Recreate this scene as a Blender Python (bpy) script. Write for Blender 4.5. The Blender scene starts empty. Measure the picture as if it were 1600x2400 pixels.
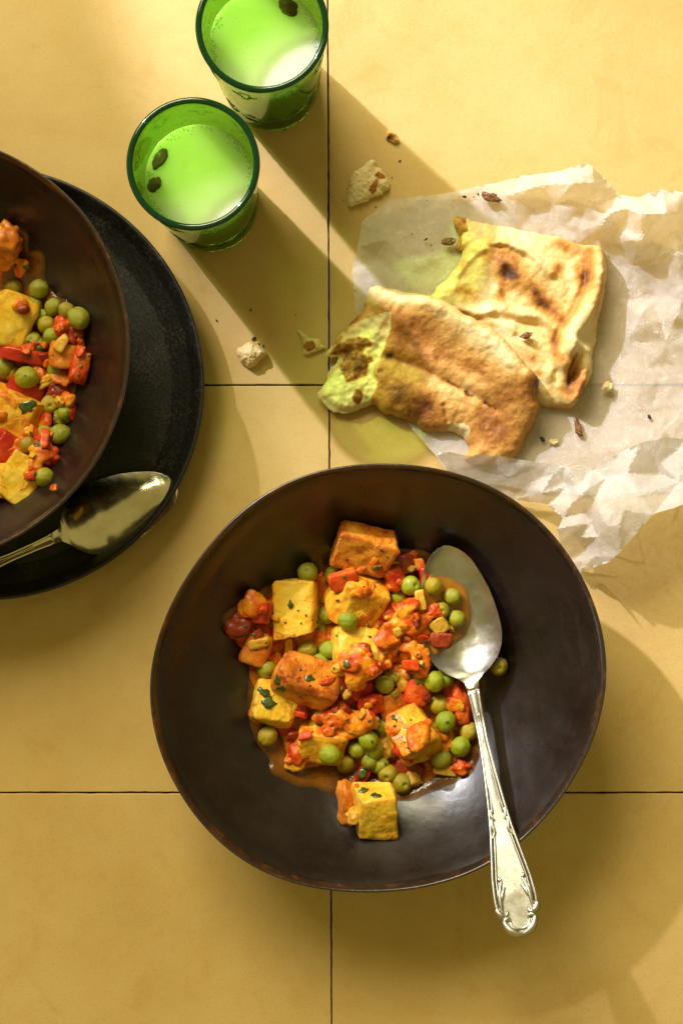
import bpy, bmesh, math, random
import numpy as np
from mathutils import Vector, Matrix, Euler
from mathutils.geometry import delaunay_2d_cdt

random.seed(7)
rng = np.random.default_rng(11)
SC = bpy.context.scene
COL = SC.collection
R = math.radians

# ------------------------------------------------------------------ camera
S = 0.34 / 1600.0          # metres on the table per photograph pixel
D = 0.76                   # camera height above the table
cam_d = bpy.data.cameras.new('camera')
cam = bpy.data.objects.new('camera', cam_d)
COL.objects.link(cam)
cam.location = (0, 0, D)
cam_d.sensor_fit = 'VERTICAL'
cam_d.angle_y = 2 * math.atan(1200 * S / D)
cam_d.clip_start = 0.01
cam_d.clip_end = 50
SC.camera = cam

# ------------------------------------------------------------------ light
w = bpy.data.worlds.new('World')
SC.world = w
w.use_nodes = True
w.node_tree.nodes['Background'].inputs[0].default_value = (0.98, 0.81, 0.24, 1)
w.node_tree.nodes['Background'].inputs[1].default_value = 0.30


def aim(o, target):
    o.rotation_euler = (Vector(target) - o.location).to_track_quat('-Z', 'Y').to_euler()


key_d = bpy.data.lights.new('key_lamp', 'SPOT')
key = bpy.data.objects.new('key_lamp', key_d)
COL.objects.link(key)
key.location = (-1.02, 1.24, 1.08)
key_d.energy = 190
key_d.color = (1.0, 0.99, 1.16)
key_d.shadow_soft_size = 0.022
key_d.spot_size = R(22)
key_d.spot_blend = 1.0
aim(key, (0.125, 0.165, 0))

soft_d = bpy.data.lights.new('window_softbox', 'AREA')
soft = bpy.data.objects.new('window_softbox', soft_d)
COL.objects.link(soft)
soft_d.shape = 'RECTANGLE'
soft_d.size = 1.4
soft_d.size_y = 1.0
soft_d.energy = 72.0
soft_d.color = (1.0, 0.91, 0.62)
soft.location = (-0.80, 1.70, 1.50)
aim(soft, (0.02, -0.05, 0))

SC.view_settings.view_transform = 'Standard'
SC.view_settings.look = 'None'
SC.view_settings.gamma = 1
SC.view_settings.use_curve_mapping = False
SC.view_settings.exposure = 0.08
SC.cycles.caustics_reflective = False
SC.cycles.caustics_refractive = False
SC.cycles.transparent_max_bounces = 24
SC.cycles.max_bounces = 10


# ------------------------------------------------------------------ helpers
def W(x, y, z=0.0):
    """photograph pixel (1600x2400) seen at height z -> world point"""
    k = S * (D - z) / D
    return Vector(((x - 800) * k, (1200 - y) * k, z))


def tag(o, label=None, cat=None, group=None, kind=None):
    if label: o['label'] = label
    if cat: o['category'] = cat
    if group: o['group'] = group
    if kind: o['kind'] = kind
    return o


def obj(name, verts, faces, m=None, parent=None, smooth=True, attrs=None):
    me = bpy.data.meshes.new(name)
    me.from_pydata([tuple(v) for v in verts], [], [tuple(int(i) for i in f) for f in faces])
    me.update()
    if smooth:
        me.polygons.foreach_set('use_smooth', [True] * len(me.polygons))
    if attrs:
        for k, a in attrs.items():
            at = me.attributes.new(k, 'FLOAT', 'POINT')
            at.data.foreach_set('value', np.asarray(a, dtype=np.float32))
    if m: me.materials.append(m)
    o = bpy.data.objects.new(name, me)
    COL.objects.link(o)
    if parent: o.parent = parent
    return o


def empty(name, loc=(0, 0, 0)):
    o = bpy.data.objects.new(name, None)
    COL.objects.link(o)
    o.location = loc
    o.empty_display_size = 0.01
    return o


def put(o, parent):
    """parent without moving (parent has only a location)"""
    o.parent = parent
    o.matrix_parent_inverse = Matrix.Translation(-Vector(parent.location))
    return o


def _h(ix, iy, iz, seed):
    n = (ix * 374761393 + iy * 668265263 + iz * 2147483647 + seed * 1274126177) & 0xFFFFFFFF
    n = ((n ^ (n >> 13)) * 1274126177) & 0xFFFFFFFF
    n = (n ^ (n >> 16)) & 0xFFFFFFFF
    n = (n * 2246822519) & 0xFFFFFFFF
    n = n ^ (n >> 15)
    return (n & 0xFFFFFF) / float(0xFFFFFF)


def vnoise(P, seed=0):
    P = np.asarray(P, dtype=float)
    if P.shape[1] == 2:
        P = np.c_[P, np.zeros(len(P))]
    i = np.floor(P).astype(np.int64)
    f = P - i
    f = f * f * f * (f * (f * 6 - 15) + 10)
    out = 0
    for dx in (0, 1):
        for dy in (0, 1):
            for dz in (0, 1):
                wgt = (f[:, 0] if dx else 1 - f[:, 0]) * (f[:, 1] if dy else 1 - f[:, 1]) * (f[:, 2] if dz else 1 - f[:, 2])
                out = out + wgt * _h(i[:, 0] + dx, i[:, 1] + dy, i[:, 2] + dz, seed)
    return out * 2 - 1


def fbm(P, scale, octv=3, seed=0):
    P = np.asarray(P, dtype=float) * scale
    a, t, out = 1.0, 0.0, 0
    for k in range(octv):
        out = out + a * vnoise(P + 17.3 * k, seed + k)
        t += a
        a *= 0.5
        P = P * 2.03
    return out / t


def sstep(a, b, x):
    t = np.clip((x - a) / (b - a), 0, 1)
    return t * t * (3 - 2 * t)


def seg_dist(P, poly, closed=False):
    P = np.asarray(P, float)
    A = np.asarray(poly, float)
    B = np.roll(A, -1, 0) if closed else A[1:]
    A = A if closed else A[:-1]
    best = np.full(len(P), 1e9)
    for a, b in zip(A, B):
        ab = b - a
        L = ab @ ab + 1e-12
        t = np.clip(((P - a) @ ab) / L, 0, 1)
        d = np.hypot(*(P - a - t[:, None] * ab).T)
        best = np.minimum(best, d)
    return best


def inside(P, poly):
    P = np.asarray(P, float)
    A = np.asarray(poly, float)
    r = np.zeros(len(P), bool)
    j = len(A) - 1
    for i in range(len(A)):
        xi, yi = A[i]
        xj, yj = A[j]
        if yi != yj:
            c = ((yi > P[:, 1]) != (yj > P[:, 1])) & (P[:, 0] < (xj - xi) * (P[:, 1] - yi) / (yj - yi) + xi)
            r ^= c
        j = i
    return r


def resample(poly, step, smooth=True, closed=True):
    """Catmull-Rom (or straight) resampling of a polygon"""
    A = np.asarray(poly, float)
    n = len(A)
    out = []
    rngi = range(n) if closed else range(n - 1)
    for i in rngi:
        p1 = A[i]
        p2 = A[(i + 1) % n]
        p0 = A[i - 1] if (closed or i > 0) else p1
        p3 = A[(i + 2) % n] if (closed or i + 2 < n) else p2
        k = max(1, int(np.hypot(*(p2 - p1)) / step))
        for t in np.arange(k) / k:
            if smooth:
                q = 0.5 * (2 * p1 + (p2 - p0) * t + (2 * p0 - 5 * p1 + 4 * p2 - p3) * t * t + (3 * p1 - p0 - 3 * p2 + p3) * t ** 3)
            else:
                q = p1 + (p2 - p1) * t
            out.append(q)
    if not closed: out.append(A[-1])
    return np.array(out)


def fill(outline, step, jit=0.25):
    """triangulate a polygon with an inner grid. returns pts, tris, nboundary"""
    lo, hi = outline.min(0), outline.max(0)
    gx, gy = np.meshgrid(np.arange(lo[0], hi[0], step), np.arange(lo[1], hi[1], step * 0.87))
    gx = gx + (np.arange(gx.shape[0])[:, None] % 2) * step * 0.5
    G = np.c_[gx.ravel(), gy.ravel()]
    G = G + (rng.random(G.shape) - .5) * step * jit
    G = G[inside(G, outline)]
    G = G[seg_dist(G, outline, True) > step * 0.45]
    nb = len(outline)
    P = [Vector(p) for p in outline] + [Vector(p) for p in G]
    r = delaunay_2d_cdt(P, [], [list(range(nb))], 1, 1e-9)
    V = np.array([tuple(v) for v in r[0]])
    F = [f for f in r[2]]
    return V, F


def boundary(F):
    e = {}
    for f in F:
        for a, b in zip(f, list(f[1:]) + [f[0]]):
            e[(a, b)] = 1
    return [(a, b) for (a, b) in e if (b, a) not in e]


def slab(name, V, F, ztop, zbot, m, parent=None, attrs=None):
    """closed slab from a planar triangulation"""
    n = len(V)
    verts = np.r_[np.c_[V, ztop], np.c_[V, zbot]]
    area = sum((V[f[1]][0] - V[f[0]][0]) * (V[f[2]][1] - V[f[0]][1]) - (V[f[2]][0] - V[f[0]][0]) * (V[f[1]][1] - V[f[0]][1]) for f in F[:50])
    if area < 0: F = [f[::-1] for f in F]
    faces = [list(f) for f in F] + [[i + n for i in f[::-1]] for f in F]
    for a, b in boundary(F):
        faces.append([b, a, a + n, b + n])
    at = {k: np.r_[a, a] for k, a in attrs.items()} if attrs else None
    return obj(name, verts, faces, m, parent, attrs=at)


def tube(path, radii, nseg=8, closed=False, flat=1.0):
    path = [Vector(p) for p in path]
    n = len(path)
    if not hasattr(radii, '__len__'): radii = [radii] * n
    verts, faces = [], []
    for i, p in enumerate(path):
        a = path[i - 1] if (i > 0 or closed) else path[i]
        b = path[(i + 1) % n] if (i < n - 1 or closed) else path[i]
        t = (b - a).normalized()
        up = Vector((0, 0, 1))
        if abs(t.z) > .95: up = Vector((1, 0, 0))
        sx = t.cross(up).normalized()
        sy = sx.cross(t)
        for k in range(nseg):
            th = 2 * math.pi * k / nseg
            verts.append(p + sx * (math.cos(th) * radii[i]) + sy * (math.sin(th) * radii[i] * flat))
    m_ = n if closed else n - 1
    for i in range(m_):
        for k in range(nseg):
            a = i * nseg + k
            b = i * nseg + (k + 1) % nseg
            c = ((i + 1) % n) * nseg + (k + 1) % nseg
            d = ((i + 1) % n) * nseg + k
            faces.append([a, b, c, d])
    if not closed:
        faces.append(list(range(nseg))[::-1])
        faces.append([(n - 1) * nseg + k for k in range(nseg)])
    return verts, faces


def merge(parts):
    V, F = [], []
    for v, f in parts:
        o = len(V)
        V += [tuple(p) for p in v]
        F += [[i + o for i in q] for q in f]
    return V, F


def lathe(profile, nseg=96, rfun=None, center=(0, 0)):
    """profile: list of (t, z); rfun(theta)->radius multiplier (array)"""
    th = np.linspace(0, 2 * np.pi, nseg, endpoint=False)
    rr = rfun(th) if rfun else np.ones(nseg)
    V, F = [], []
    for t, z in profile:
        V += [(center[0] + t * r * math.cos(a), center[1] + t * r * math.sin(a), z) for a, r in zip(th, rr)]
    for i in range(len(profile) - 1):
        for k in range(nseg):
            k2 = (k + 1) % nseg
            F.append([i * nseg + k, i * nseg + k2, (i + 1) * nseg + k2, (i + 1) * nseg + k])
    return V, F


# ------------------------------------------------------------------ node helpers
class Mt:
    def __init__(s, name):
        s.m = bpy.data.materials.new(name)
        s.m.use_nodes = True
        s.nt = s.m.node_tree
        s.nt.nodes.clear()
        s.out = s.nt.nodes.new('ShaderNodeOutputMaterial')
        s._co = None

    def n(s, typ, _ins=None, **kw):
        nd = s.nt.nodes.new('ShaderNode' + typ)
        for k, v in kw.items(): setattr(nd, k, v)
        for k, v in (_ins or {}).items(): s.set(nd, k, v)
        return nd

    def set(s, nd, k, v):
        inp = nd.inputs[k]
        if isinstance(v, bpy.types.NodeSocket): s.nt.links.new(v, inp)
        elif isinstance(v, bpy.types.Node): s.nt.links.new(v.outputs[0], inp)
        else:
            if inp.type == 'RGBA' and len(v) == 3: v = (*v, 1)
            inp.default_value = v

    def co(s, kind='Object', rand=True):
        """object coordinates, shifted per object so copies differ"""
        if s._co is None:
            tc = s.n('TexCoord')
            s._co = tc.outputs[kind]
            if rand:
                oi = s.n('ObjectInfo')
                mu = s.n('Math', {0: oi.outputs['Random'], 1: 3.7}, operation='MULTIPLY')
                s._co = s.n('VectorMath', {0: s._co, 1: mu.outputs[0]}, operation='ADD').outputs[0]
        return s._co

    def noise(s, scale, detail=3, rough=.55, dist=0.0):
        return s.n('TexNoise', {'Vector': s.co(), 'Scale': scale, 'Detail': detail, 'Roughness': rough, 'Distortion': dist}).outputs['Fac']

    def ramp(s, fac, stops, interp='LINEAR'):
        r = s.n('ValToRGB', {'Fac': fac})
        r.color_ramp.interpolation = interp
        el = r.color_ramp.elements
        while len(el) < len(stops): el.new(0.5)
        for e, (p, c) in zip(el, stops):
            e.position = p
            if not hasattr(c, '__len__'): c = (c, c, c)
            e.color = (*c, 1) if len(c) == 3 else c
        return r.outputs['Color']

    def mix(s, fac, a, b, blend='MIX'):
        nd = s.n('Mix', data_type='RGBA', blend_type=blend)
        s.set(nd, 0, fac)
        s.set(nd, 6, a)
        s.set(nd, 7, b)
        return nd.outputs[2]

    def math(s, op, a, b=0.0, clamp=False):
        return s.n('Math', {0: a, 1: b}, operation=op, use_clamp=clamp).outputs[0]

    def bump(s, h, dist, strength=1.0, normal=None):
        b = s.n('Bump', {'Height': h, 'Distance': dist, 'Strength': strength})
        if normal is not None: s.set(b, 'Normal', normal)
        return b.outputs[0]

    def attr(s, name):
        return s.n('Attribute', attribute_name=name).outputs['Fac']

    def bsdf(s, **kw):
        names = {'color': 'Base Color', 'rough': 'Roughness', 'metal': 'Metallic', 'spec': 'Specular IOR Level', 'normal': 'Normal',
                 'coat': 'Coat Weight', 'coat_rough': 'Coat Roughness', 'sss': 'Subsurface Weight', 'sss_r': 'Subsurface Radius',
                 'sss_s': 'Subsurface Scale', 'trans': 'Transmission Weight', 'ior': 'IOR', 'alpha': 'Alpha', 'sheen': 'Sheen Weight',
                 'coat_normal': 'Coat Normal'}
        b = s.n('BsdfPrincipled')
        for k, v in kw.items(): s.set(b, names[k], v)
        s.nt.links.new(b.outputs[0], s.out.inputs[0])
        return b


M = {}

# --- tiles
t = Mt('tile_ochre')
big = t.noise(9, 4, .6)
mid = t.noise(60, 4, .65)
fine = t.noise(900, 2, .6)
c = t.ramp(big, [(.3, (.55, .366, .122)), (.5, (.61, .418, .15)), (.7, (.65, .458, .178))])
c = t.mix(t.math('MULTIPLY', t.ramp(mid, [(.45, 0), (.75, 1)]), .35), c, (.56, .32, .075))
c = t.mix(t.math('MULTIPLY', t.ramp(fine, [(.56, 0), (.72, 1)]), .22), c, (.34, .19, .05))
c = t.mix(t.math('MULTIPLY', t.ramp(t.noise(2400, 1), [(.66, 0), (.72, 1)]), .5), c, (.20, .11, .04))
c = t.mix(t.math('MULTIPLY', t.ramp(t.noise(26, 5, .7, 1.2), [(.56, 0), (.72, 1)]), .40), c, (.47, .27, .06))
c = t.mix(t.math('MULTIPLY', t.ramp(t.noise(210, 4, .7), [(.60, 0), (.80, 1)]), .35), c, (.70, .52, .24))
t.bsdf(color=c, rough=t.ramp(t.noise(40, 3), [(.3, .40), (.7, .60)]), spec=.35, normal=t.bump(fine, .00012, .5, t.bump(t.noise(70, 3), .0006, .35)))
M['tile'] = t.m
t = Mt('joint_dark')
t.bsdf(color=t.ramp(t.noise(500, 3), [(.3, (.012, .009, .006)), (.7, (.05, .035, .02))]), rough=.95, spec=.05)
M['grout'] = t.m


# --- stoneware
def stone(name, dark, mid_, light, rough=(.30, .50)):
    t = Mt(name)
    a = t.noise(24, 5, .6, .4)
    b = t.noise(160, 4, .65)
    c = t.ramp(a, [(.3, dark), (.52, mid_), (.75, light)])
    c = t.mix(t.math('MULTIPLY', t.ramp(b, [(.5, 0), (.75, 1)]), .35), c, [min(1, x * 1.7) for x in light])
    f = t.noise(1500, 2, .6)
    rr = t.ramp(t.noise(45, 4, .6), [(.3, rough[0]), (.7, rough[1])])
    t.bsdf(color=c, rough=rr, spec=.5, coat=.20, coat_rough=.22,
           normal=t.bump(f, .00008, .5, t.bump(t.noise(55, 3), .0010, .35)))
    return t.m


M['bowl'] = stone('stoneware_umber', (.007, .0035, .0025), (.012, .0065, .0052), (.021, .0115, .0098), (.22, .38))
M['bowl_left'] = stone('stoneware_maroon', (.009, .004, .003), (.016, .007, .005), (.028, .013, .010), (.22, .38))
t = Mt('stoneware_black')
sp = t.noise(700, 3, .7)
c = t.mix(t.ramp(t.math('MULTIPLY', sp, t.ramp(t.noise(50, 3), [(.35, .6), (.65, 1.15)])), [(.5, 0), (.66, 1)]), (.008, .0065, .0055), (.038, .030, .021))
t.bsdf(color=c, rough=t.ramp(sp, [(.35, .36), (.65, .6)]), spec=.6, normal=t.bump(sp, .00012, .5, t.bump(t.noise(40, 3), .001, .3)))
M['plate'] = t.m
t = Mt('glaze_worn_rim')
a = t.noise(130, 4, .65, .5)
c = t.ramp(a, [(.42, (.020, .013, .010)), (.56, (.036, .017, .010)), (.74, (.15, .05, .014))])
t.bsdf(color=c, rough=.30, spec=.6, coat=.25, coat_rough=.2, normal=t.bump(t.noise(400, 3), .0003, .6))
M['rim'] = t.m

# --- silver
def silver(name, dark, light, r0, r1):
    t = Mt(name)
    a = t.noise(90, 4, .6)
    sc = t.n('Mapping', {'Vector': t.co(), 'Rotation': (0, 0, .6), 'Scale': (260, 5200, 900)})
    scr = t.n('TexNoise', {'Vector': sc.outputs[0], 'Scale': 1.0, 'Detail': 2.0}).outputs['Fac']
    sc2 = t.n('Mapping', {'Vector': t.co(), 'Rotation': (0, 0, -.7), 'Scale': (300, 5600, 900)})
    scr2 = t.n('TexNoise', {'Vector': sc2.outputs[0], 'Scale': 1.0, 'Detail': 2.0}).outputs['Fac']
    hair = t.math('ADD', t.ramp(scr, [(.62, 0), (.7, 1)]), t.ramp(scr2, [(.62, 0), (.7, 1)]))
    c = t.mix(t.ramp(a, [(.3, 0), (.65, 1)]), dark, light)
    c = t.mix(t.math('MULTIPLY', t.ramp(t.noise(420, 4, .7), [(.58, 0), (.78, 1)]), .25), c, [x * .55 for x in dark])
    rr = t.math('ADD', t.ramp(t.noise(200, 4, .65), [(.3, r0), (.7, r1)]), t.math('MULTIPLY', hair, .06))
    t.bsdf(color=c, rough=rr, metal=1.0, normal=t.bump(hair, .000012, .35, t.bump(t.noise(60, 2), .0002, .25)))
    return t.m


M['silver'] = silver('old_silver', (.50, .47, .415), (.68, .655, .61), .28, .42)
t = Mt('tarnish_black')
t.bsdf(color=(.05, .04, .028), rough=.5, metal=.6)
M['tarnish'] = t.m
M['silver_dim'] = silver('tarnished_silver', (.74, .66, .48), (.94, .87, .70), .17, .27)

# --- green glass, drink
t = Mt('green_glass')
tr = t.n('BsdfTransparent', {'Color': (.55, .79, .27, 1)})
gl = t.n('BsdfGlossy', {'Color': (.85, 1, .8, 1), 'Roughness': .04})
lw = t.n('LayerWeight', {'Blend': .22})
fac = t.ramp(lw.outputs['Fresnel'], [(0, .02), (1, .75)])
mx = t.n('MixShader', {0: fac, 1: tr.outputs[0], 2: gl.outputs[0]})
t.nt.links.new(mx.outputs[0], t.out.inputs[0])
M['glass'] = t.m
t = Mt('green_glass_edge')
pb = t.n('BsdfPrincipled', {'Base Color': (.0, .028, .008, 1), 'Roughness': .06, 'Specular IOR Level': .6, 'Coat Weight': .5, 'Coat Roughness': .03})
tr = t.n('BsdfTransparent', {'Color': (.10, .55, .08, 1)})
mx = t.n('MixShader', {0: .28, 1: pb.outputs[0], 2: tr.outputs[0]})
t.nt.links.new(mx.outputs[0], t.out.inputs[0])
M['glass_rim'] = t.m
t = Mt('milky_drink')
c = t.mix(t.ramp(t.noise(60, 3), [(.35, 0), (.65, 1)]), (.74, .88, .52), (.80, .92, .62))
t.bsdf(color=c, rough=.10, spec=.45, sss=1.0, sss_r=(.8, 1.0, .6), sss_s=.022)
M['drink'] = t.m
t = Mt('drink_foam')
t.bsdf(color=(.55, .80, .38), rough=.12, spec=.5, alpha=.55)
M['foam'] = t.m
t = Mt('worn_gilding')
t.bsdf(color=(.06, .12, .012), rough=.45)
M['gilding'] = t.m
t = Mt('cardamom_husk')
wv = t.n('TexWave', {'Vector': t.co(), 'Scale': 620.0, 'Distortion': 7.0, 'Detail': 2.0}, bands_direction='Y').outputs['Fac']
c = t.mix(wv, (.08, .045, .018), (.24, .15, .055))
t.bsdf(color=c, rough=.5, coat=.25, coat_rough=.2, normal=t.bump(wv, .0005, .8))
M['cardamom'] = t.m

# --- paper
t = Mt('parchment_paper')
f1 = t.noise(260, 4, .65)
f2 = t.noise(1800, 3, .6)
vo = t.n('TexVoronoi', {'Vector': t.n('VectorMath', {0: t.co(), 1: t.n('TexNoise', {'Vector': t.co(), 'Scale': 60.0, 'Detail': 2.0}).outputs['Color']}, operation='ADD').outputs[0], 'Scale': 75.0}, feature='DISTANCE_TO_EDGE').outputs['Distance']
vo2 = t.n('TexVoronoi', {'Vector': t.co(), 'Scale': 190.0}, feature='DISTANCE_TO_EDGE').outputs['Distance']
cr = t.math('ADD', t.ramp(vo, [(0, 0), (.35, 1)]), t.math('MULTIPLY', t.ramp(vo2, [(0, 0), (.4, 1)]), .35))
bu = t.bump(f2, .00008, .5, t.bump(f1, .0004, .4, t.bump(cr, .0007, .5)))
col = t.mix(f1, (.92, .905, .87), (.95, .94, .92))
df = t.n('BsdfDiffuse', {'Color': col, 'Normal': bu})
tl = t.n('BsdfTranslucent', {'Color': (.88, .84, .74, 1), 'Normal': bu})
tp = t.n('BsdfTransparent', {'Color': (.97, .95, .90, 1)})
gs = t.n('BsdfGlossy', {'Color': (1, 1, 1, 1), 'Roughness': .32, 'Normal': bu})
m1 = t.n('MixShader', {0: .42, 1: df.outputs[0], 2: tl.outputs[0]})
m2 = t.n('MixShader', {0: .05, 1: m1.outputs[0], 2: gs.outputs[0]})
m3 = t.n('MixShader', {0: t.ramp(f1, [(.3, .26), (.7, .42)]), 1: m2.outputs[0], 2: tp.outputs[0]})
t.nt.links.new(m3.outputs[0], t.out.inputs[0])
M['paper'] = t.m

# --- bread
def bread(name, amp=1.0):
    t = Mt(name)
    br = t.attr('brown')
    f1 = t.noise(260, 5, .7)
    f2 = t.noise(1500, 3, .65)
    v = t.math('ADD', br, t.math('MULTIPLY', t.math('SUBTRACT', f1, .5), .55))
    v = t.math('ADD', v, t.math('MULTIPLY', t.math('SUBTRACT', f2, .5), .30))
    c = t.ramp(v, [(.0, (.78, .64, .35)), (.17, (.74, .53, .21)), (.38, (.60, .32, .075)), (.60, (.43, .175, .030)), (.82, (.21, .068, .014)), (.98, (.06, .020, .007))])
    t.bsdf(color=c, rough=t.ramp(f1, [(.3, .42), (.7, .68)]), spec=.4, sss=.18, sss_r=(1, .6, .25), sss_s=.003,
           normal=t.bump(f2, .0003, .6, t.bump(f1, .0009, .6)))
    return t.m


M['naan'] = bread('flatbread_crust')
t = Mt('crumb_brown')
f1 = t.noise(900, 3)
t.bsdf(color=t.ramp(f1, [(.35, (.05, .018, .006)), (.55, (.22, .085, .02)), (.7, (.5, .28, .08))]), rough=.7, normal=t.bump(f1, .0004, .7))
M['crumb'] = t.m
t = Mt('crumb_black')
t.bsdf(color=(.03, .014, .008), rough=.7)
M['crumb_dark'] = t.m

# --- food
def food(name, stops, nscale=160, grain=0.0, coat=.55, crough=.12, sss=.25, speck=None, bumpd=.0006, rough=.38, crust=None, smear=None):
    t = Mt(name)
    a = t.noise(nscale, 5, .62, .35)
    f = t.noise(nscale * 6, 3, .6)
    v = t.math('ADD', a, t.math('MULTIPLY', t.math('SUBTRACT', f, .5), .25))
    c = t.ramp(v, stops)
    if crust:      # roasted, browner along the cut edges
        e = t.math('ADD', t.attr('arris'), t.math('MULTIPLY', t.math('SUBTRACT', t.noise(nscale * 1.8, 4, .65), .5), 1.3))
        c = t.mix(t.math('MULTIPLY', t.ramp(e, [(.45, 0), (.95, 1)]), crust[1]), c, crust[0])
    if speck:
        c = t.mix(t.ramp(t.noise(speck[1], 3, .6), [(speck[2], 0), (speck[2] + .07, 1)]), c, speck[0])
    cw = t.ramp(t.noise(nscale * 1.3, 3), [(.35, coat * .35), (.6, coat)])
    hgt = a
    if smear:      # clinging sauce
        sm = t.ramp(t.noise(smear[1], 4, .6, .6), [(smear[2], 0), (smear[2] + .06, 1)])
        c = t.mix(t.math('MULTIPLY', sm, .9), c, t.ramp(f, [(.35, smear[0]), (.65, [x * 1.5 for x in smear[0]])]))
        hgt = t.math('ADD', a, t.math('MULTIPLY', sm, .5))
    wet = t.bump(t.noise(nscale * 3.6, 3, .6), bumpd * 1.5, .85)
    bn = t.bump(f, bumpd * .4, .6, t.bump(hgt, bumpd * 2, .6))
    if grain:      # fibres and pits of cooked potato
        mp = t.n('Mapping', {'Vector': t.co(), 'Scale': (900, 160, 500)})
        gr = t.n('TexNoise', {'Vector': mp.outputs[0], 'Scale': 1.0, 'Detail': 3.0}).outputs['Fac']
        bn = t.bump(gr, grain, .7, bn)
        c = t.mix(t.math('MULTIPLY', t.ramp(gr, [(.5, 0), (.72, 1)]), .14), c, stops[0][1])
    t.bsdf(color=c, rough=rough, spec=.18, coat=t.math('MULTIPLY', cw, .7), coat_rough=crough, sss=sss, sss_r=(1, .45, .12), sss_s=.004, normal=bn, coat_normal=wet)
    return t.m


M['potato'] = food('potato_golden', grain=.0003, stops=[(.25, (.64, .26, .014)), (.38, (.78, .42, .024)), (.50, (.85, .54, .042)), (.68, (.88, .64, .11))], nscale=130, coat=1, crough=.07, speck=((.48, .19, .012), 330, .69),
                   crust=((.62, .24, .014), .5), smear=((.50, .16, .010), 75, .60))
M['potato_sauced'] = food('potato_in_sauce', grain=.0002, stops=[(.28, (.58, .17, .010)), (.42, (.74, .30, .016)), (.55, (.82, .43, .028)), (.72, (.86, .56, .08))], nscale=115, coat=1, crough=.06, crust=((.55, .14, .010), .5),
                          smear=((.52, .12, .010), 85, .55))
M['potato_roast'] = food('potato_roasted', grain=.0003, stops=[(.30, (.22, .040, .008)), (.40, (.46, .11, .010)), (.52, (.66, .22, .016)), (.70, (.80, .40, .045))], nscale=100, coat=1, crough=.06, crust=((.32, .06, .008), .6),
                         smear=((.50, .14, .010), 90, .58))
M['tomato'] = food('tomato_flesh', [(.28, (.34, .016, .005)), (.44, (.54, .035, .007)), (.57, (.64, .09, .010)), (.74, (.70, .24, .022))], 150, coat=.9, crough=.07)
M['tomato_skin'] = food('tomato_skin_red', [(.3, (.30, .012, .006)), (.55, (.50, .026, .010)), (.75, (.60, .12, .02))], 110, coat=1, crough=.05, bumpd=.0004)
M['tomato_dark'] = food('tomato_stewed', [(.3, (.14, .016, .006)), (.55, (.30, .035, .009)), (.75, (.46, .12, .016))], 130, coat=.9, crough=.07)
M['masala'] = food('masala_pulp', [(.27, (.30, .016, .003)), (.38, (.50, .050, .004)), (.49, (.64, .140, .006)), (.61, (.72, .28, .012)), (.78, (.80, .46, .04))], 120, coat=1, crough=.05, bumpd=.0008, sss=.10)
M['onion'] = food('onion_bit', [(.3, (.52, .22, .02)), (.5, (.66, .36, .03)), (.7, (.72, .48, .09))], 200, coat=.9, crough=.07, sss=.4)
M['cube_orange'] = food('carrot_orange', [(.3, (.44, .09, .008)), (.5, (.60, .17, .012)), (.7, (.68, .28, .03))], 130, coat=.9, crough=.08)
M['leek'] = food('green_vegetable', [(.3, (.10, .09, .008)), (.5, (.28, .24, .02)), (.7, (.42, .30, .03))], 300, coat=.9)


def pea_mat(name, a, b, sauce):
    t = Mt(name)
    oi = t.n('ObjectInfo')
    c = t.mix(oi.outputs['Random'], a, b)
    n1 = t.noise(260, 3, .6)
    c = t.mix(t.math('MULTIPLY', t.ramp(n1, [(.35, 0), (.7, 1)]), .5), c, (.32, .31, .008))
    c = t.mix(t.math('MULTIPLY', t.ramp(t.noise(140, 3, .6), [(.54, 0), (.70, 1)]), sauce), c, (.48, .20, .014))
    bn = t.bump(t.noise(420, 3), .0003, .6)
    t.bsdf(color=c, rough=.4, spec=.3, coat=.9, coat_rough=.05, sss=.2, sss_r=(.8, 1, .1), sss_s=.002, normal=bn, coat_normal=bn)
    return t.m


M['pea'] = pea_mat('pea_green', (.20, .225, .004), (.33, .32, .006), .5)
M['pea_olive'] = pea_mat('pea_olive', (.26, .205, .004), (.42, .30, .006), .85)
M['pea_bright'] = pea_mat('pea_bright', (.20, .285, .005), (.30, .36, .008), .3)
t = Mt('herb_leaf')
t.bsdf(color=t.ramp(t.noise(500, 3), [(.35, (.020, .035, .006)), (.65, (.075, .11, .014))]), rough=.35, coat=.8, coat_rough=.1)
M['herb'] = t.m


def sauce_mat(name, a, b, alpha):
    t = Mt(name)
    n1 = t.noise(70, 4, .6, .5)
    c = t.ramp(n1, [(.3, a), (.7, b)])
    c = t.mix(t.ramp(t.noise(900, 2), [(.62, 0), (.7, 1)]), c, [x * .55 for x in a])
    bn = t.bump(t.noise(190, 3), .0008, .5)
    t.bsdf(color=c, rough=.22, spec=.4, coat=.7, coat_rough=.04, alpha=t.ramp(t.attr('edge'), [(0, alpha * .35), (1, alpha)]), normal=bn, coat_normal=bn)
    return t.m


M['sauce'] = sauce_mat('curry_sauce', (.14, .042, .002), (.28, .095, .004), .95)
M['sauce_spoon'] = sauce_mat('curry_sauce_bright', (.46, .15, .006), (.58, .23, .010), .98)
M['oil'] = sauce_mat('oily_smear', (.03, .018, .006), (.07, .04, .010), .6)
t = Mt('dark_board')
t.bsdf(color=(.06, .045, .03), rough=.8)
M['board'] = t.m

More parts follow.
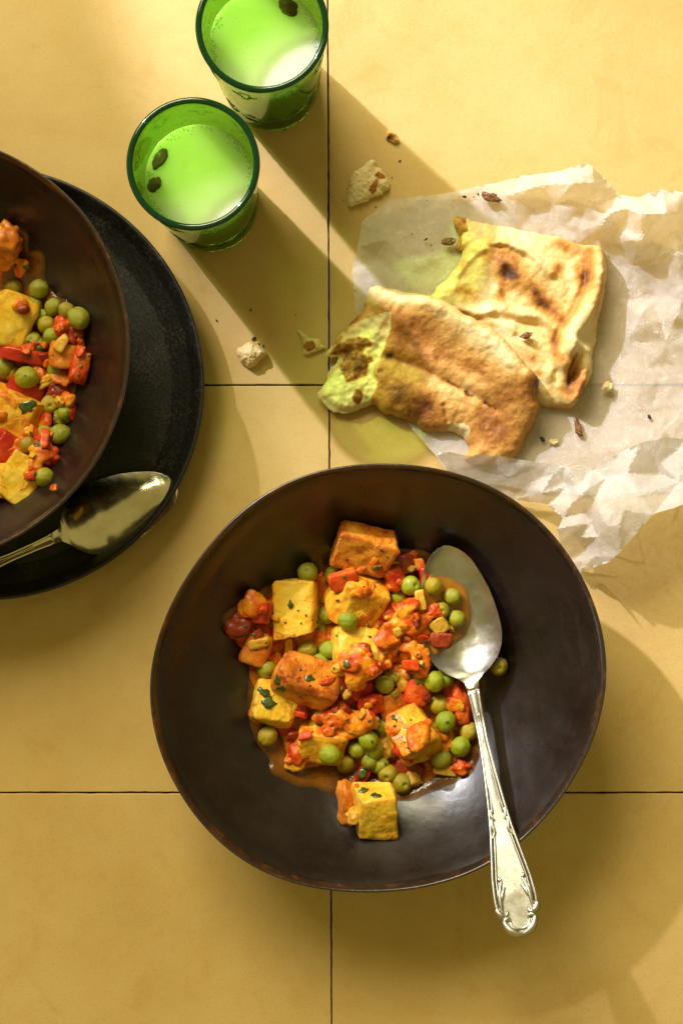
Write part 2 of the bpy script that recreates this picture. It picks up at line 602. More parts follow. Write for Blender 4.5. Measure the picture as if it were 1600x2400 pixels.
# ------------------------------------------------------------------ table: tiles over dark joints
top = obj('tabletop', [(-.45, -.62, -.0035), (.45, -.62, -.0035), (.45, .62, -.0035), (-.45, .62, -.0035),
                       (-.45, -.62, -.03), (.45, -.62, -.03), (.45, .62, -.03), (-.45, .62, -.03)],
          [(0, 1, 2, 3), (7, 6, 5, 4), (0, 4, 5, 1), (1, 5, 6, 2), (2, 6, 7, 3), (3, 7, 4, 0)], M['grout'], smooth=False)
tag(top, kind='structure')
XV = lambda y: 768 + (y - 0) * 9.0 / 2400      # the long joint leans a hair
YH = [-54, 902.5, 1858, 2814]
GAP = 1.9


def tile(x0a, x0b, x1a, x1b, y0, y1, seed):
    """corner x at y0/y1; edges slightly uneven with an eased arris"""
    n = 60
    ts = np.arange(n) / n
    pts = np.r_[np.c_[x0a + (x1a - x0a) * ts, np.full(n, y0)], np.c_[x1a + (x1b - x1a) * ts, y0 + (y1 - y0) * ts],
                np.c_[x1b + (x0b - x1b) * ts, np.full(n, y1)], np.c_[x0b + (x0a - x0b) * ts, y1 + (y0 - y1) * ts]]
    c = pts.mean(0)
    nz = vnoise(pts * .09, seed) * .6 + np.clip(vnoise(pts * .35, seed + 5) - .55, 0, 1) * 3.0
    d = pts - c
    inn = pts - np.sign(d) * (np.abs(d) > 460) * nz[:, None].clip(-.5, 3)
    inn = pts - d / 470 * np.clip(nz, -.4, 3)[:, None]
    rings = []
    for k, z in ((1.0, -.008), (1.0, -.0006), (.9985, -.0001), (.9965, 0.0)):
        q = c + (inn - c) * k
        rings.append([W(x, y, 0)[:2] + (z,) if False else (W(x, y).x, W(x, y).y, z) for x, y in q])
    V, F = [], []
    m_ = len(pts)
    for r_ in rings: V += r_
    for i in range(3):
        for k in range(m_):
            k2 = (k + 1) % m_
            F.append([i * m_ + k, (i + 1) * m_ + k, (i + 1) * m_ + k2, i * m_ + k2])
    V.append((W(*c).x, W(*c).y, 0))
    for k in range(m_):
        F.append([3 * m_ + k, len(V) - 1, 3 * m_ + (k + 1) % m_])
    me = obj('tile', V, F, M['tile'], top, smooth=False)
    # origin at the tile's middle so each tile has its own mottling
    cw = Vector((W(*c).x, W(*c).y, 0))
    me.data.transform(Matrix.Translation(-cw))
    me.location = cw


for r_ in range(3):
    ya, yb = YH[r_] + GAP, YH[r_ + 1] - GAP
    tile(768 - 957, 768 - 957, XV(ya) - GAP * .8, XV(yb) - GAP * .8, ya, yb, r_)
    tile(XV(ya) + GAP * .8, XV(yb) + GAP * .8, 768 + 957, 768 + 957, ya, yb, r_ + 10)


# ------------------------------------------------------------------ bowls and plate
def fourier(points_px, center_px, z, nh=7):
    """smooth radius function (world) of a traced rim outline"""
    c = W(*center_px, z)
    P = np.array([tuple(W(x, y, z))[:2] for x, y in points_px]) - np.array([c.x, c.y])
    th = np.arctan2(P[:, 1], P[:, 0])
    r = np.hypot(P[:, 0], P[:, 1])
    A = np.c_[np.ones(len(th)), *[f(k * th) for k in range(1, nh) for f in (np.cos, np.sin)]]
    co = np.linalg.lstsq(A.T @ A + np.diag([0] + [.02 * (1 + i // 2) for i in range(2 * (nh - 1))]), A.T @ r, rcond=None)[0]

    def f(t):
        t = np.asarray(t)
        B = np.stack([np.ones_like(t)] + [g(k * t) for k in range(1, nh) for g in (np.cos, np.sin)], -1)
        return B @ co
    return (c.x, c.y), f


MB_PX = [(351, 1547), (352, 1620), (365, 1715), (403, 1826), (425, 1862), (459, 1918), (549, 2007), (653, 2056), (775, 2086), (872, 2093),
         (1000, 2082), (1143, 2026), (1212, 1974), (1295, 1904), (1370, 1780), (1408, 1650), (1418, 1540), (1417, 1489), (1398, 1430),
         (1361, 1348), (1296, 1255), (1212, 1178), (1102, 1117), (1000, 1094), (880, 1087), (755, 1102), (632, 1153), (561, 1199),
         (466, 1307), (408, 1418), (362, 1520)]
RIMZ = .056


def zin(t, z0=.0085, h=.0475, t0=.36, p=1.85):
    return z0 + h * np.clip((np.asarray(t) - t0) / (1 - t0), 0, 1) ** p


def make_bowl(name, cxy, rf, zb, mats, nseg=160, wob=0):
    root = empty(name, (cxy[0], cxy[1], zb))
    prof_out = [(.40, .0), (.47, .0), (.485, .003), (.56, .006), (.70, .0165), (.84, .033), (.94, .049), (.985, .0535)]
    prof_in = [(t_, float(zin(t_))) for t_ in np.linspace(.972, .0, 46)]
    V, F = lathe([(a, b + 0.0) for a, b in prof_out], nseg, rf)
    V2, F2 = lathe(prof_in, nseg, rf)
    V2 = np.array(V2)
    # throwing marks and an uneven hand-made wall
    V2[:, 2] += .0007 * fbm(V2, 38, 3, wob + 3) * sstep(.0, .03, np.hypot(V2[:, 0], V2[:, 1]))
    body = obj('body', *merge([(V, F), (V2, [f[::1] for f in F2])]), mats[0], root)
    body.location.z = 0
    th = np.linspace(0, 2 * np.pi, nseg, endpoint=False)
    ring = []
    rr = rf(th)
    for t_, z_ in ((.985, .0535), (.997, .0540), (1.0, .0552), (.9985, .0563), (.993, .0568), (.986, .0563), (.980, .0550), (.974, .0530), (.970, .0518)):
        ring.append((t_, z_))
    V3, F3 = lathe(ring, nseg, rf)
    V3 = np.array(V3)
    V3[:, 2] += .0004 * vnoise(V3 * 60, wob + 9)
    obj('rim', V3, F3, mats[1], root)
    return root


mb_c, mb_r = fourier(MB_PX, (885, 1590), RIMZ)
mb = make_bowl('food_bowl', mb_c, mb_r, 0.0, (M['bowl'], M['rim']))
tag(mb, 'dark brown stoneware bowl with rust rim holding curry, in front on bare tiles', 'bowl', 'dark curry bowls')


def mb_z(x, y):
    dx, dy = x - mb_c[0], y - mb_c[1]
    return float(zin(math.hypot(dx, dy) / float(mb_r(np.array([math.atan2(dy, dx)]))[0])))


PLZ = .0065
lb_c3 = W(-207, 814, RIMZ + PLZ)
lb_R = 510 * S * (D - RIMZ - PLZ) / D
lb_c = (lb_c3.x, lb_c3.y)
lb_r = lambda th: lb_R * (1 + .006 * np.cos(2 * th + .4) + .004 * np.sin(3 * th))
lb = make_bowl('food_bowl', lb_c, lb_r, PLZ, (M['bowl_left'], M['rim']), wob=40)
tag(lb, 'reddish brown stoneware curry bowl cut off by the left edge, standing on black plate', 'bowl', 'dark curry bowls')


def lb_z(x, y):
    dx, dy = x - lb_c[0], y - lb_c[1]
    return PLZ + float(zin(math.hypot(dx, dy) / lb_R))


pl_c3 = W(-34, 898, .016)
pl_R = 511 * S * (D - .016) / D
root = empty('dinner_plate', (pl_c3.x, pl_c3.y, 0))
rfp = lambda th: pl_R * (1 + .004 * np.cos(2 * th + 1) + .003 * np.sin(3 * th + 2))
V, F = lathe([(.55, 0), (.62, 0), (.64, .002), (.80, .004), (.93, .0105), (.985, .0145), (.997, .0155), (1, .0163), (.996, .0172), (.988, .0173),
              (.975, .0160), (.95, .0128), (.92, .0092), (.88, .0068), (.82, .0058), (.7, .0055), (.4, .0055), (.0, .0055)], 160, rfp)
V = np.array(V)
V[:, 2] += .0005 * fbm(V, 40, 3, 71) * (V[:, 2] > .004)
obj('body', V, F, M['plate'], root)
tag(root, 'black matt stoneware plate under the left curry bowl', 'plate')


# ------------------------------------------------------------------ glasses
def make_glass(cx, cy, level, label, dlabel, foam_arc, seed):
    H = .092
    c = W(cx, cy, H)
    rim_r = 154 * S * (D - H) / D
    base_r = .0233
    rad = lambda z: base_r + (rim_r - base_r) * (z / H) ** 1.1
    root = empty('drinking_glass', (c.x, c.y, 0))
    tag(root, label, 'glass', 'green tea glasses')
    wall = .0017
    th = 72
    zo = np.linspace(.0015, H - .0016, 24)
    prof = [(0.0, .0004), (base_r * .9, .0004), (base_r * .98, .0009)] + [(rad(z), z) for z in zo]
    prof += [(rad(z) - wall, z) for z in zo[::-1] if z > .008] + [(rad(.008) - wall - .002, .0072), (0, .0068)]
    obj('wall', *lathe(prof, th), M['glass'], root)
    # thick dark lip
    lip = []
    for k in range(13):
        a = -math.pi * .5 + 2 * math.pi * k / 12
        lip.append((rad(H) - wall * .55 + .00145 * math.cos(a), H - .0009 + .00125 * math.sin(a)))
    obj('lip', *lathe(lip, 96), M['glass_rim'], root)
    # worn printed scrolls round the upper wall and rings lower down
    parts = []
    for k in range(9):
        a0 = 2 * math.pi * k / 9 + seed
        for (da, z0, ra, s_, e_) in ((.0, .077, .0030, .2, 2.9), (.14, .0765, .0022, 3.3, 5.9), (-.14, .0765, .0022, 3.5, 6.1), (.0, .071, .0018, 3.2, 6.2),
                                     (.08, .0725, .0012, 0, 4.5), (-.08, .0725, .0012, -1.4, 3.1)):
            pth = []
            for u in np.linspace(s_, e_, 9):
                z = z0 + ra * math.sin(u)
                aa = a0 + da + ra * math.cos(u) / rim_r
                rr = rad(z) + .00008
                pth.append((rr * math.cos(aa), rr * math.sin(aa), z))
            parts.append(tube(pth, .00016, 4))
    for k in range(14):
        a0 = 2 * math.pi * k / 14 + seed
        for z0, ra in ((.024, .0035), (.020, .0022), (.029, .0018)):
            pth = []
            for u in np.linspace(0, 5.2, 12):
                z = z0 + ra * math.sin(u + k)
                aa = a0 + ra * 1.3 * math.cos(u + k) / base_r
                rr = rad(z) + .00008
                pth.append((rr * math.cos(aa), rr * math.sin(aa), z))
            parts.append(tube(pth, .00013, 4))
    tag(obj('printed_scrollwork', *merge(parts), M['gilding'], root), kind='stuff')
    # the drink: resting in the glass, a thing of its own
    ri = lambda z: rad(z) - wall - .00012
    prof = [(0, .0073), (ri(.0085) - .002, .0074), (ri(.011), .0100)] + [(ri(z), z) for z in np.linspace(.014, level, 12)]
    prof += [(ri(level) - .0002, level + .0004), (ri(level) - .0009, level + .0001), (ri(level) - .002, level - .0001)]
    prof += [(ri(level) * k, level - .0001) for k in (.8, .5, .25, 0)]
    dr = empty('milky_drink', (c.x, c.y, 0))
    tag(dr, dlabel, 'drink', 'drinks in the green glasses')
    obj('liquid', *lathe(prof, th), M['drink'], dr)
    parts = []
    rg = random.Random(seed)
    for k in range(150):
        a = rg.uniform(*foam_arc[k % len(foam_arc)])
        r_ = ri(level) - abs(rg.gauss(0, .0013)) - .0006
        s_ = rg.uniform(.00022, .00062)
        bm = bmesh.new()
        bmesh.ops.create_icosphere(bm, subdivisions=1, radius=s_)
        parts.append(([(v.co.x + r_ * math.cos(a), v.co.y + r_ * math.sin(a), v.co.z + level) for v in bm.verts], [[v.index for v in f.verts] for f in bm.faces]))
        bm.free()
    for k in range(45):
        a = rg.uniform(0, 6.28)
        r_ = ri(level) * math.sqrt(rg.random()) * .95
        s_ = rg.uniform(.0001, .00024)
        bm = bmesh.new()
        bmesh.ops.create_icosphere(bm, subdivisions=1, radius=s_)
        parts.append(([(v.co.x + r_ * math.cos(a), v.co.y + r_ * math.sin(a), v.co.z + level) for v in bm.verts], [[v.index for v in f.verts] for f in bm.faces]))
        bm.free()
    tag(obj('foam_bubbles', *merge(parts), M['foam'], dr), kind='stuff')
    return c


make_glass(614, 60, .066, 'green glass cut by the top edge, one pod floating in its pale drink', 'pale milky drink in the glass cut by the top edge',
           [(-.6, .7), (2.6, 3.6), (-2.6, -2.0)], 3)
make_glass(452.5, 383, .061, 'whole green drinking glass with dark lip, nearer the dark bowl and plate', 'green milky drink with two pods and edge foam in the whole glass',
           [(-.3, 1.4), (-.2, 1.0), (3.0, 4.1), (3.4, 4.2), (1.4, 2.6)], 5)


def pod(x, y, z, L, wd, ang, label, seed):
    bm = bmesh.new()
    bmesh.ops.create_icosphere(bm, subdivisions=4, radius=1)
    P = np.array([tuple(v.co) for v in bm.verts])
    a = np.arctan2(P[:, 2], P[:, 1])
    k = 1 + .10 * np.cos(3 * a) + .035 * np.cos(14 * a + 2 * P[:, 0])
    tap = (1 - np.abs(P[:, 0]) ** 2.2 * .35) * (1 - .18 * P[:, 0])
    P[:, 1] *= k * tap
    P[:, 2] *= k * tap
    P *= 1 + .30 * fbm(P + seed, 1.5, 3, seed)[:, None]
    P *= (L / 2, wd / 2, wd / 2.4)
    o = obj('cardamom_pod', P, [[v.index for v in f.verts] for f in bm.faces], M['cardamom'])
    bm.free()
    o.location = W(x, y, z)
    o.rotation_euler = (0, .1, R(ang))
    tag(o, label, 'cardamom pod', 'pods floating in the drinks')


pod(377, 369, .0600, .0125, .0062, 58, 'long brown cardamom pod floating at left in the whole green glass', 1)
pod(365, 430, .0600, .0090, .0066, 75, 'short brown cardamom pod below the long one in the whole green glass', 2)
pod(678, 22, .0650, .0120, .0078, -38, 'greenish brown cardamom pod in the glass cut by the top edge', 3)


# ------------------------------------------------------------------ spoons
SP_S = [0, 3, 12, 25, 40, 54, 85, 118, 150, 176, 200, 222, 250, 277, 300, 314, 325, 345, 390, 460, 526, 607, 673, 736, 791, 830, 850, 868, 880, 892, 902, 915, 925, 930]
SP_W = [0.5, 14, 29, 43, 54, 61, 73, 83, 89, 92, 93.5, 93, 87, 73, 49, 28, 17, 14, 11.5, 10.5, 14, 20, 27, 37, 46, 49.5, 50, 47, 42.5, 40, 36, 27, 14, 1]


def make_spoon(tip, direc, k, zf, flip, m, label, m_orn, depth=.0085):
    """built along the axis tip -> handle end; zf(s) is the height of the spoon's rim line"""
    d = np.array(direc, float)
    d /= np.hypot(*d)
    nrm = np.array([d[1], -d[0]])
    root_p = W(tip[0] + d[0] * 200 * k, tip[1] + d[1] * 200 * k, zf(200))
    root = empty('spoon', root_p)
    tag(root, label, 'spoon', 'old silver table spoons')
    hw = lambda s: np.interp(s, SP_S, SP_W)

    def surf(s, v):
        h = float(hw(s))
        dd = depth * (h / 93.0) ** 1.25 * (1 - sstep(300, 335, s))
        z = -dd * (1 - abs(v) ** 2.1)
        hs = sstep(318, 345, s)
        z += hs * (.0012 * (1 - v * v)) * (1 - sstep(500, 700, s)) - hs * .0004 * sstep(500, 700, s) * (1 - abs(v) ** 6)
        if flip: z = -z
        zz = zf(s) + z
        x = tip[0] + (d[0] * s + nrm[0] * v * h) * k
        y = tip[1] + (d[1] * s + nrm[1] * v * h) * k
        return W(x, y, zz)
    ss = np.unique(np.r_[np.linspace(0, 40, 14), np.linspace(40, 345, 48)])
    hs_ = np.linspace(345, 930, 80)
    for nm, st, nv in (('bowl', ss, 29), ('handle', hs_, 15)):
        vs = np.sin(np.linspace(-math.pi / 2, math.pi / 2, nv)) if nm == 'bowl' else np.linspace(-1, 1, nv)
        V, F = [], []
        thk = .0011 if nm == 'bowl' else .0024
        for layer in (0, 1):
            for s in st:
                for v in vs:
                    p = surf(s, v)
                    edge = 1 - abs(v) ** 8 * .7
                    V.append((p.x, p.y, p.z - layer * thk * edge * (1 if not (flip and nm == 'bowl') else 1)))
        n = len(st) * nv
        for i in range(len(st) - 1):
            for j in range(nv - 1):
                a = i * nv + j
                F.append([a, a + 1, a + nv + 1, a + nv])
                F.append([n + a, n + a + nv, n + a + nv + 1, n + a + 1])
        for i in range(len(st) - 1):
            for j in (0, nv - 1):
                a = i * nv + j
                F.append([a, a + nv, n + a + nv, n + a] if j == 0 else [a, n + a, n + a + nv, a + nv])
        for i in (0, len(st) - 1):
            for j in range(nv - 1):
                a = i * nv + j
                F.append([a, n + a, n + a + 1, a + 1])
        o = obj(nm, V, F, m)
        put(o, root)
        if nm == 'handle': hd_ = o
        bm = bmesh.new()
        bm.from_mesh(o.data)
        bmesh.ops.recalc_face_normals(bm, faces=bm.faces)
        bm.to_mesh(o.data)
        bm.free()
    # raised threads along both edges of the handle
    hp = lambda s, lat, up=.0: surf(s, 0).lerp(surf(s, 1 if lat > 0 else -1), min(1, abs(lat) / float(hw(s)))) + Vector((0, 0, up))
    parts = []
    for sd in (-1, 1):
        for off, rad_, s0, s1 in ((2.0, .00075, 345, 872), (9.0, .00042, 400, 640), (10.5, .00050, 690, 858)):
            pth = [hp(s, sd * max(1.0, (hw(s) - off)), .0002) for s in np.linspace(s0, s1, 46)]
            parts.append(tube(pth, rad_, 6))
    obj('edge_thread', *merge(parts), m, hd_)
    parts = []
    for sd in (-1, 1):
        for s0, s1 in ((410, 640), (690, 856)):
            parts.append(tube([hp(s, sd * max(1.0, (hw(s) - 5.9)), -.0001) for s in np.linspace(s0, s1, 40)], .00045, 6, flat=.6))
            parts.append(tube([hp(s, sd * max(1.0, (hw(s) - 12.6)), -.00016) for s in np.linspace(s0 + (60 if s0 < 500 else 0), s1, 40)], .0003, 6, flat=.6))
    obj('tarnished_groove', *merge(parts), M['tarnish'], hd_)
    # cast scrolls: two leaf pairs, two knuckles, a curl round the end
    parts = []
    for sd in (-1, 1):
        def curve(pts, r0, r1, up=.0006):
            q = resample(pts, 3.0, True, False)
            n_ = len(q)
            rad_ = [(r0 + (r1 - r0) * i / (n_ - 1)) * (.35 + .65 * math.sin(math.pi * min(1, (i + 1) / n_ * 1.0) ** .8)) for i in range(n_)]
            parts.append(tube([hp(a, sd * b, up) for a, b in q], rad_, 7, flat=.7))
        curve([(872, 36), (850, 36), (826, 34), (806, 28), (795, 24)], .0009, .0013)
        curve([(842, 33), (826, 27), (816, 22), (812, 18)], .0009, .0010)
        curve([(796, 25), (790, 30), (786, 27)], .0010, .0009)
        curve([(858, 49), (872, 44), (880, 34), (876, 26), (868, 25)], .0016, .0016)
        curve([(892, 38), (886, 29), (888, 23), (894, 22)], .0012, .0012)
        curve([(888, 38), (902, 34), (915, 26), (924, 13), (927, 0)], .0013, .0022)
        curve([(893, 23), (904, 21), (912, 14), (915, 0)], .0005, .0010)
        curve([(628, 18), (642, 17), (654, 13), (650, 10)], .0008, .0008)
        curve([(650, 19), (666, 19), (680, 17), (690, 21), (696, 27)], .0010, .0009)
    obj('scroll_ornament', *merge(parts), m_orn, hd_)
    return root, surf


def zs1(s):
    return float(np.interp(s, [0, 100, 200, 325, 420, 716, 830, 930], [.0285, .0268, .0262, .0285, .0335, .0585, .0675, .0745]))


sp1, surf1 = make_spoon((1040, 1279), (184, 912), 1.0, zs1, False, M['silver'],
                        'silver spoon with scrolled handle lying face up in the front bowl of curry', M['silver'])


def zs2(s):
    return float(np.interp(s, [0, 60, 200, 325, 420, 600, 930], [.0120, .0106, .0100, .0135, .0172, .0215, .030]))


sp2, _ = make_spoon((414.5, 1136), (-271, 118), .915, zs2, True, M['silver_dim'],
                    'tarnished silver spoon turned face down on the black plate', M['silver_dim'])


# ------------------------------------------------------------------ baking paper
def interp_tri(P, C, Z, T):
    out = np.zeros(len(P))
    done = np.zeros(len(P), bool)
    for a, b, c_ in T:
        A, B, Cc = C[a], C[b], C[c_]
        det = (B[1] - Cc[1]) * (A[0] - Cc[0]) + (Cc[0] - B[0]) * (A[1] - Cc[1])
        if abs(det) < 1e-12: continue
        l1 = ((B[1] - Cc[1]) * (P[:, 0] - Cc[0]) + (Cc[0] - B[0]) * (P[:, 1] - Cc[1])) / det
        l2 = ((Cc[1] - A[1]) * (P[:, 0] - Cc[0]) + (A[0] - Cc[0]) * (P[:, 1] - Cc[1])) / det
        l3 = 1 - l1 - l2
        k = (l1 >= -1e-6) & (l2 >= -1e-6) & (l3 >= -1e-6) & ~done
        out[k] = l1[k] * Z[a] + l2[k] * Z[b] + l3[k] * Z[c_]
        done |= k
    return out


def facets(P, spacing, seed):
    """random piecewise-flat crumple field in [-1,1] over px points"""
    r = np.random.default_rng(seed)
    lo, hi = P.min(0) - spacing, P.max(0) + spacing
    nx, ny = int((hi[0] - lo[0]) / spacing) + 2, int((hi[1] - lo[1]) / spacing) + 2
    gx, gy = np.meshgrid(np.arange(nx), np.arange(ny))
    C = np.c_[gx.ravel(), gy.ravel()] * spacing + lo + (r.random((nx * ny, 2)) - .5) * spacing * .95
    Z = r.random(len(C)) * 2 - 1
    q = delaunay_2d_cdt([Vector(p) for p in C], [], [], 0, 1e-9)
    return interp_tri(P, np.array([tuple(v) for v in q[0]]), Z[[o[0] for o in q[3]]], q[2])


def paper_sheet(outline, pts, step, amp_fun, seed):
    """outline, pts: (x, y, z in mm). facets through the traced points + finer crumpling"""
    OL = np.array(outline, float)
    ALL = np.array(list(outline) + list(pts), float)
    q = delaunay_2d_cdt([Vector(p[:2]) for p in ALL], [], [list(range(len(OL)))], 1, 1e-6)
    C = np.array([tuple(v) for v in q[0]])
    Z = np.array([ALL[o[0], 2] for o in q[3]])
    edge = resample(OL[:, :2], step, False)
    edge = edge + np.c_[vnoise(edge * .05, seed), vnoise(edge * .05, seed + 1)] * 2.2
    V, F = fill(edge, step, .6)
    z = interp_tri(V, C, Z, [t for t in q[2]])
    # points just outside the coarse polygon: nearest outline height
    dmin = np.argmin(((V[:, None, :] - OL[None, :, :2]) ** 2).sum(2), 1)
    z = np.where(z == 0, OL[dmin, 2], z)
    a = amp_fun(V)
    z = z + a * (facets(V, 95, seed) * 5.5 + facets(V, 42, seed + 1) * 2.3 + facets(V, 20, seed + 2) * .8 + facets(V, 11, seed + 4) * .25)
    z = np.maximum(z, .35 + .15 * vnoise(V * .04, seed + 3))
    P = [W(x, y, zz / 1000) for (x, y), zz in zip(V, z)]
    return P, F


OUT = [(849, 518, 4), (836, 580, 6), (824, 636, 5), (832, 726, 2), (860, 860, .6), (910, 950, .6), (944, 978, 2), (989, 1035, 4), (1034, 1085, 5), (1052, 1105, 6),
       (1120, 1130, 3), (1250, 1150, 2), (1400, 1160, 2), (1600, 1150, 2), (1720, 1100, 4), (1730, 800, 5), (1720, 560, 10), (1680, 470, 16), (1600, 452, 24),
       (1550, 443, 27), (1494, 462, 18), (1449, 457, 16), (1421, 423, 25), (1388, 389, 31), (1365, 384, 30), (1315, 400, 16), (1225, 412, 9), (1135, 434, 5),
       (1034, 454, 3), (911, 468, 5)]
PTS = [(905, 560, 8), (880, 600, 2.5), (925, 640, 4), (960, 520, 3), (960, 620, 6), (1000, 560, 2), (1050, 470, 4), (1100, 480, 2), (1180, 460, 7), (1230, 445, 12),
       (1255, 490, 5), (1290, 430, 18), (1300, 480, 8), (1340, 430, 27), (1360, 460, 14), (1390, 430, 30), (1400, 480, 12), (1350, 520, 10), (1400, 540, 14),
       (1430, 500, 20), (1450, 520, 10), (1470, 490, 22), (1500, 500, 30), (1530, 480, 24), (1560, 500, 34), (1580, 540, 20), (1600, 500, 28), (1440, 570, 8),
       (1500, 560, 24), (1540, 600, 12), (1480, 620, 6), (1450, 700, 3), (1500, 740, 10), (1470, 800, 3), (1530, 700, 4), (1560, 800, 8), (1600, 700, 14),
       (1500, 900, 5), (1440, 900, 1), (1560, 950, 4), (1420, 980, 1), (1480, 1000, 4), (1540, 1040, 9), (1340, 960, .6), (1300, 1000, .6), (1200, 1000, .6),
       (1100, 900, .6), (1000, 800, .6), (1200, 700, .6), (1300, 600, .8), (1150, 560, .8), (1050, 600, .8), (1390, 700, .8), (1410, 620, 3), (1380, 1060, 3)]


def amp_main(V):
    tr_ = sstep(1140, 1330, V[:, 0]) * (1 - sstep(540, 700, V[:, 1]))
    rt = .5 * sstep(1420, 1520, V[:, 0])
    lf = .34 * (1 - sstep(980, 1080, V[:, 0])) * (1 - sstep(650, 740, V[:, 1]))
    return np.maximum(np.maximum(tr_ * 1.05, rt), np.maximum(lf, .06 + .1 * sstep(930, 1000, V[:, 1])))


OUT2 = [(1052, 1060, 21), (1091, 1066, 22), (1157, 1068, 23), (1261, 1083, 22), (1323, 1093, 20), (1389, 1103, 17), (1447, 1062, 21), (1501, 1039, 24), (1555, 1025, 25),
        (1610, 1027, 24), (1720, 1040, 20), (1715, 1150, 10), (1600, 1182, 9), (1530, 1207, 8), (1485, 1257, 6), (1452, 1294, 5), (1427, 1317, 4), (1356, 1344, 2),
        (1330, 1310, 4), (1311, 1277, 14), (1306, 1240, 20), (1319, 1215, 17), (1282, 1182, 12), (1199, 1172, 6), (1120, 1150, 5), (1052, 1106, 7), (1035, 1085, 8), (1020, 1062, 12)]
PTS2 = [(1130, 1090, 16), (1150, 1130, 9), (1190, 1120, 18), (1185, 1140, 11), (1240, 1128, 15), (1300, 1110, 19), (1310, 1120, 12), (1350, 1140, 21), (1270, 1155, 17), (1330, 1140, 14),
        (1375, 1148, 27), (1390, 1170, 15), (1340, 1180, 20), (1365, 1200, 11), (1350, 1230, 18), (1385, 1225, 8), (1420, 1120, 13), (1470, 1110, 19), (1440, 1170, 17), (1460, 1195, 11),
        (1500, 1160, 15), (1545, 1085, 17), (1540, 1110, 9), (1580, 1060, 19), (1590, 1130, 13), (1400, 1260, 10), (1360, 1260, 13), (1375, 1280, 5), (1420, 1235, 14), (1450, 1230, 12),
        (1395, 1300, 8), (1480, 1080, 24), (1520, 1060, 19)]


def amp_flap(V):
    return .16 + .55 * sstep(1150, 1290, V[:, 0]) * (1 - sstep(1400, 1480, V[:, 0])) + .12 * sstep(1420, 1500, V[:, 0])


Pa, Fa = paper_sheet(OUT, PTS, 6.5, amp_main, 21)
lift = lambda x, y: 30 * float(sstep(1330, 1480, np.array(x)) * sstep(1090, 1200, np.array(y)))
OUT2 = [(x, y, z + lift(x, y)) for x, y, z in OUT2]
PTS2 = [(x, y, z + lift(x, y)) for x, y, z in PTS2]
Pb, Fb = paper_sheet(OUT2, PTS2, 6.0, amp_flap, 33)
pp = obj('baking_paper', *merge([(Pa, Fa), (Pb, Fb)]), M['paper'])
tag(pp, 'crumpled translucent white baking paper under the two pieces of flatbread', 'paper')
bm = bmesh.new()
bm.from_mesh(pp.data)
bmesh.ops.recalc_face_normals(bm, faces=bm.faces)
for e in bm.edges:
    e.smooth = e.calc_face_angle(0) < .33
bm.to_mesh(pp.data)
bm.free()


# ------------------------------------------------------------------ flatbread
def ridge(V, poly, wd, p=2.0):
    return np.exp(-(seg_dist(V, poly) / wd) ** p)


def blob(V, x, y, rx, ry=None, ang=0):
    ry = ry or rx
    a = R(ang)
    dx, dy = V[:, 0] - x, V[:, 1] - y
    u = dx * math.cos(a) + dy * math.sin(a)
    v = -dx * math.sin(a) + dy * math.cos(a)
    return np.exp(-((u / rx) ** 2 + (v / ry) ** 2))


def flat_px(V, z0):
    k = S * (D - z0) / D
    return np.c_[(V[:, 0] - 800) * k, (1200 - V[:, 1]) * k]


N1 = [(873, 670), (949, 683), (1016, 697), (1059, 719), (1113, 751), (1163, 779), (1209, 829), (1245, 872), (1263, 890), (1259, 922), (1266, 958), (1252, 997),
      (1234, 1033), (1209, 1072), (1170, 1090), (1091, 1080), (1100, 1050), (1088, 1022), (1060, 1008), (1038, 1012), (998, 1010), (970, 986), (934, 972), (902, 967),
      (873, 944), (845, 958), (816, 967), (777, 958), (743, 927), (763, 890), (774, 861), (791, 833), (762, 828), (784, 797), (813, 761), (849, 719)]
ol = resample(N1, 4.5)
ol = ol + np.c_[vnoise(ol * .045, 1), vnoise(ol * .045, 2)] * 3 + np.c_[vnoise(ol * .16, 3), vnoise(ol * .16, 4)] * 1.6
V, F = fill(ol, 3.8)
dE = seg_dist(V, ol, True)
crumbz = (1 - sstep(-12, 10, (V[:, 0] - 893) + .28 * (V[:, 1] - 840) + 14 * vnoise(V * .03, 8))) * sstep(730, 800, V[:, 1] + .3 * (V[:, 0] - 790))
q = (V[:, 0] - 980) * .64 - (V[:, 1] - 850) * .77
zb = .0035 + .0100 * sstep(20, 150, q)
th = (.0080 + .0012 * sstep(0, 120, q)) * (1 - np.exp(-dE / 17)) ** .6
th += .0030 * ridge(V, [(1000, 700), (1090, 750), (1170, 810), (1230, 880)], 26)
th += .0022 * blob(V, 980, 740, 70, 50, 20) + .0016 * blob(V, 1150, 900, 70, 50) - .0012 * ridge(V, [(915, 835), (990, 860), (1060, 900), (1120, 935), (1160, 960)], 9)
th += .0015 * ridge(V, [(930, 815), (1000, 840), (1070, 880), (1130, 915)], 16) + .0020 * blob(V, 985, 920, 42, 24, 10) - .0016 * ridge(V, [(1040, 950), (1050, 985)], 6)
th += -.0028 * crumbz + crumbz * .0016 * fbm(V, .06, 3, 12) + .0016 * ridge(V, [(790, 815), (850, 800), (880, 780)], 13)
th += .0010 * fbm(V, .018, 3, 13) + .00055 * fbm(V, .07, 3, 14) + .0003 * np.abs(fbm(V, .16, 2, 15))
th = np.maximum(th, .0006) * (1 - np.exp(-dE / 4)) + .0005
b = .25 + .16 * fbm(V, .012, 4, 16)
